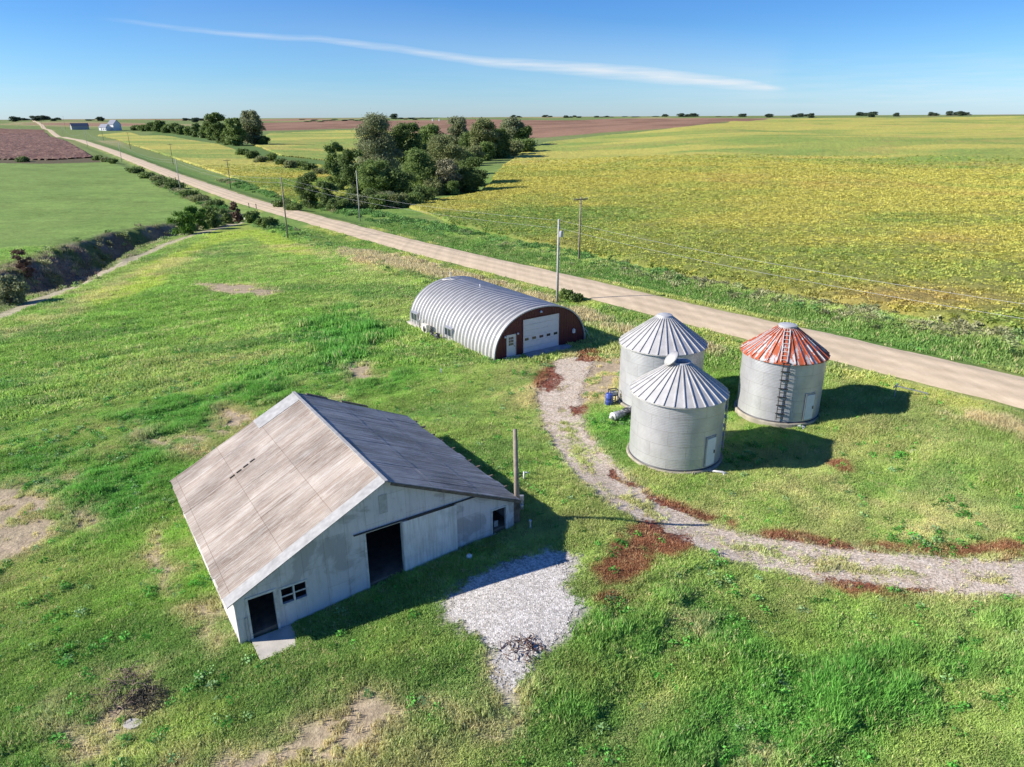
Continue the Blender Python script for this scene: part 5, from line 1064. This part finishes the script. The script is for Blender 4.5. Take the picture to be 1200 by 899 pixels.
ords = ['first', 'second', 'third', 'fourth', 'fifth', 'sixth', 'seventh', 'eighth', 'ninth', 'tenth', 'eleventh', 'twelfth', 'thirteenth', 'fourteenth', 'fifteenth', 'sixteenth', 'seventeenth', 'eighteenth', 'nineteenth', 'twentieth', 'twenty first', 'twenty second', 'twenty third', 'twenty fourth', 'twenty fifth', 'twenty sixth', 'twenty seventh', 'twenty eighth', 'twenty ninth', 'thirtieth']
for i, (px, by, ty, w_) in enumerate(vb): tree_px(px, by, by - (by - ty) * .62, w_ * 1.3, ('dark', 'mid', 'olive', 'dark')[i % 4], 'dark scrub bush by the meadow edge and road, %s from the left' % ords[i], 1300, 'scrub_bush', 'bush', tf=.02, group='scrub bushes along the road')
# skyline trees share a few meshes
protos = [tree_parts(9, 11, 'far', 900 + k, .55, 1500, .08) for k in range(5)]
sky_t = [(18, 137, 1.2, 2), (30, 139, 1, 2), (41, 136.5, 2, 1), (50, 136, 2.5, 1), (62, 138.5, 1, 3), (117, 137.5, 1.6, 1), (105, 140.5, .7, 2), (222, 139, 1, 3), (233, 138.5, 1.2, 2), (360, 147, 1.4, 3), (372, 145, 1.6, 2), (384, 146, 1.6, 2), (392, 141, 1.6, 1), (407, 141, 1.4, 2), (418, 140.5, 1.2, 3), (462, 134, 2.3, 1), (478, 138.5, 1.1, 4), (492, 138.5, 1.1, 4), (505, 139, 1, 3),
         (605, 137, 1.2, 2), (642, 137, 1.2, 2), (666, 137.5, 1, 2), (676, 137.5, .9, 2), (702, 138, 1, 2), (714, 138, 1, 2), (746, 139, 1.5, 1), (765, 139, 1.6, 2), (779, 136, 1.4, 1), (805, 135, 1.5, 3), (815, 136, 1.2, 1), (870, 135.5, 1.9, 1), (901, 135.5, 1.8, 1), (931, 136.5, 1.6, 1), (944, 135, 1.3, 3), (1014, 133.5, 1.7, 3), (1022, 133, 1.6, 1), (1050, 134.5, 1.2, 1), (1093, 133.5, 1, 2), (1118, 132.5, 1.3, 3), (1130, 133, 1.1, 2), (848, 141.5, 1.3, 3), (740, 144.5, .9, 4)]
ci = 0; sky_flat = []
for px, ty, sc1, cnt in sky_t:
    ty -= 2.3 if px > 590 else .8
    for k in range(cnt): sky_flat.append((px + (k - (cnt - 1) / 2) * 5.5 * sc1 ** .5, ty + (k % 2) * 1.0, sc1 * (1 - .15 * (k % 2))))
sky_flat.sort()
def place_name(px):
    return 'above the far left road' if px < 75 else 'behind the far farmstead' if px < 240 else 'left of the grove tops' if px < 430 else 'above the tallest grove tree' if px < 520 else 'above the right end of the grove' if px < 690 else 'over the far reddish field' if px < 790 else 'at the middle right skyline' if px < 910 else 'over the far right end of the golden field'
cnts = {}
for i, (px, ty, sc1) in enumerate(sky_flat):
    dist = 2500 + 700 * ((i * 37) % 7) / 7; d = ray(px, 137.5); d = d / np.hypot(d[0], d[1]); x, y = d[0] * dist, d[1] * dist; zb = float(hgt(x, y))
    lo, hi = 3., 60.
    for _ in range(25):
        mi = (lo + hi) / 2
        if proj([x, y, zb + mi])[1] > ty: lo = mi
        else: hi = mi
    h_ = lo; wd_ = 7.5 * sc1 ** .5 / F * dist; pn = place_name(px); cnts[pn] = cnts.get(pn, 0) + 1
    n_ = cnts[pn]
    put_tree('skyline_tree', (x, y, zb - .5), protos[i % 5], 'distant tree %s, %s from left' % (pn, ords[n_ - 1]), 'tree', 'distant trees on the skyline', (wd_ / 11, wd_ / 11, h_ / 9), i * 1.3)
# ---------------------------------------------------------------- far farmstead
M_FARW = plain('far_white_siding', (.62, .63, .66), .6, .3, 0, .1); 
b = at(128, 153.0); b[2] = float(hgt(b[0], b[1])); dep = (b - [0, 0, H]) @ fw; u_ = dep / F
hs = empty('farmhouse', b, -.5, 'far white farm building with stepped dark roofs beside the hedge', 'house')
def gable(x0, x1, y0, y1, he, hr, parent, wm, rm, door=True):
    mb = MB(); ym = (y0 + y1) / 2; mb.add([(x0, y0, -2), (x0, y1, -2), (x0, y1, he), (x0, ym, hr), (x0, y0, he), (x1, y0, -2), (x1, y1, -2), (x1, y1, he), (x1, ym, hr), (x1, y0, he)], [(0, 4, 3, 2, 1), (5, 6, 7, 8, 9), (0, 5, 9, 4), (1, 2, 7, 6)]); mb.build('wall', wm, parent)
    mb = MB(); e = .5; sl_ = (hr - he) / (ym - y0)
    for ya, s_1 in ((y0, -1), (y1, 1)): mb.bar((x0 - e, 0, 0), (x0 - e + .01, 0, 0), .01) if 0 else mb.add([(x0 - e, ym, hr + .15), (x1 + e, ym, hr + .15), (x1 + e, ya + s_1 * e, he - sl_ * e + .15), (x0 - e, ya + s_1 * e, he - sl_ * e + .15), (x0 - e, ym, hr + .4), (x1 + e, ym, hr + .4), (x1 + e, ya + s_1 * e, he - sl_ * e + .4), (x0 - e, ya + s_1 * e, he - sl_ * e + .4)], BF)
    mb.build('roof', rm, parent)
W_ = 13 * u_
gable(-2.0 * u_, 9 * u_, 0, 10 * u_, 6.6 * u_, 11.5 * u_, hs, M_FARW, M_TIN); gable(-8 * u_, 5 * u_, -7 * u_, -.2, 3.6 * u_, 7.0 * u_, hs, M_FARW, M_TIN)
mb = MB()
for k in range(3): mb.box((-4 + k * 3.4) * u_, (-2.6 + k * 3.4) * u_, -7.06 * u_, -7.0 * u_ - .02, .8 * u_, 2.4 * u_)
mb.build('window', M_GLASS, hs)
b = at(94, 152.0); b[2] = float(hgt(b[0], b[1])); u_ = ((b - [0, 0, H]) @ fw) / F
sh_ = empty('long_shed', b, R(40), 'long low grey shed left of the far white farm building', 'shed'); gable(-9 * u_, 9 * u_, -3.5 * u_, 3.5 * u_, 4.0 * u_, 7.0 * u_, sh_, plain('grey_shed_wall', (.36, .35, .36), .6, .3, 0, .2), M_TIN)
for i, (px, py, w_) in enumerate(((507, 139, 3), (515, 139, 2.2))):
    b = at(px, py + 3); b[2] = float(hgt(b[0], b[1])); u_ = min(((b - [0, 0, H]) @ fw) / F, 1.6); o = empty('silo', b, 0, 'tiny pale building on the skyline %s grove' % ('above the' if i == 0 else 'just right of the other above the'), 'silo'); MB().lathe([(1.2 * u_, -1), (1.2 * u_, 3.4 * u_)], 20).build('wall', M_FARW, o); MB().lathe([(1.25 * u_, 3.4 * u_), (0, 4.2 * u_)], 20).build('roof', M_FARW, o)
print('objects', len(bpy.data.objects))
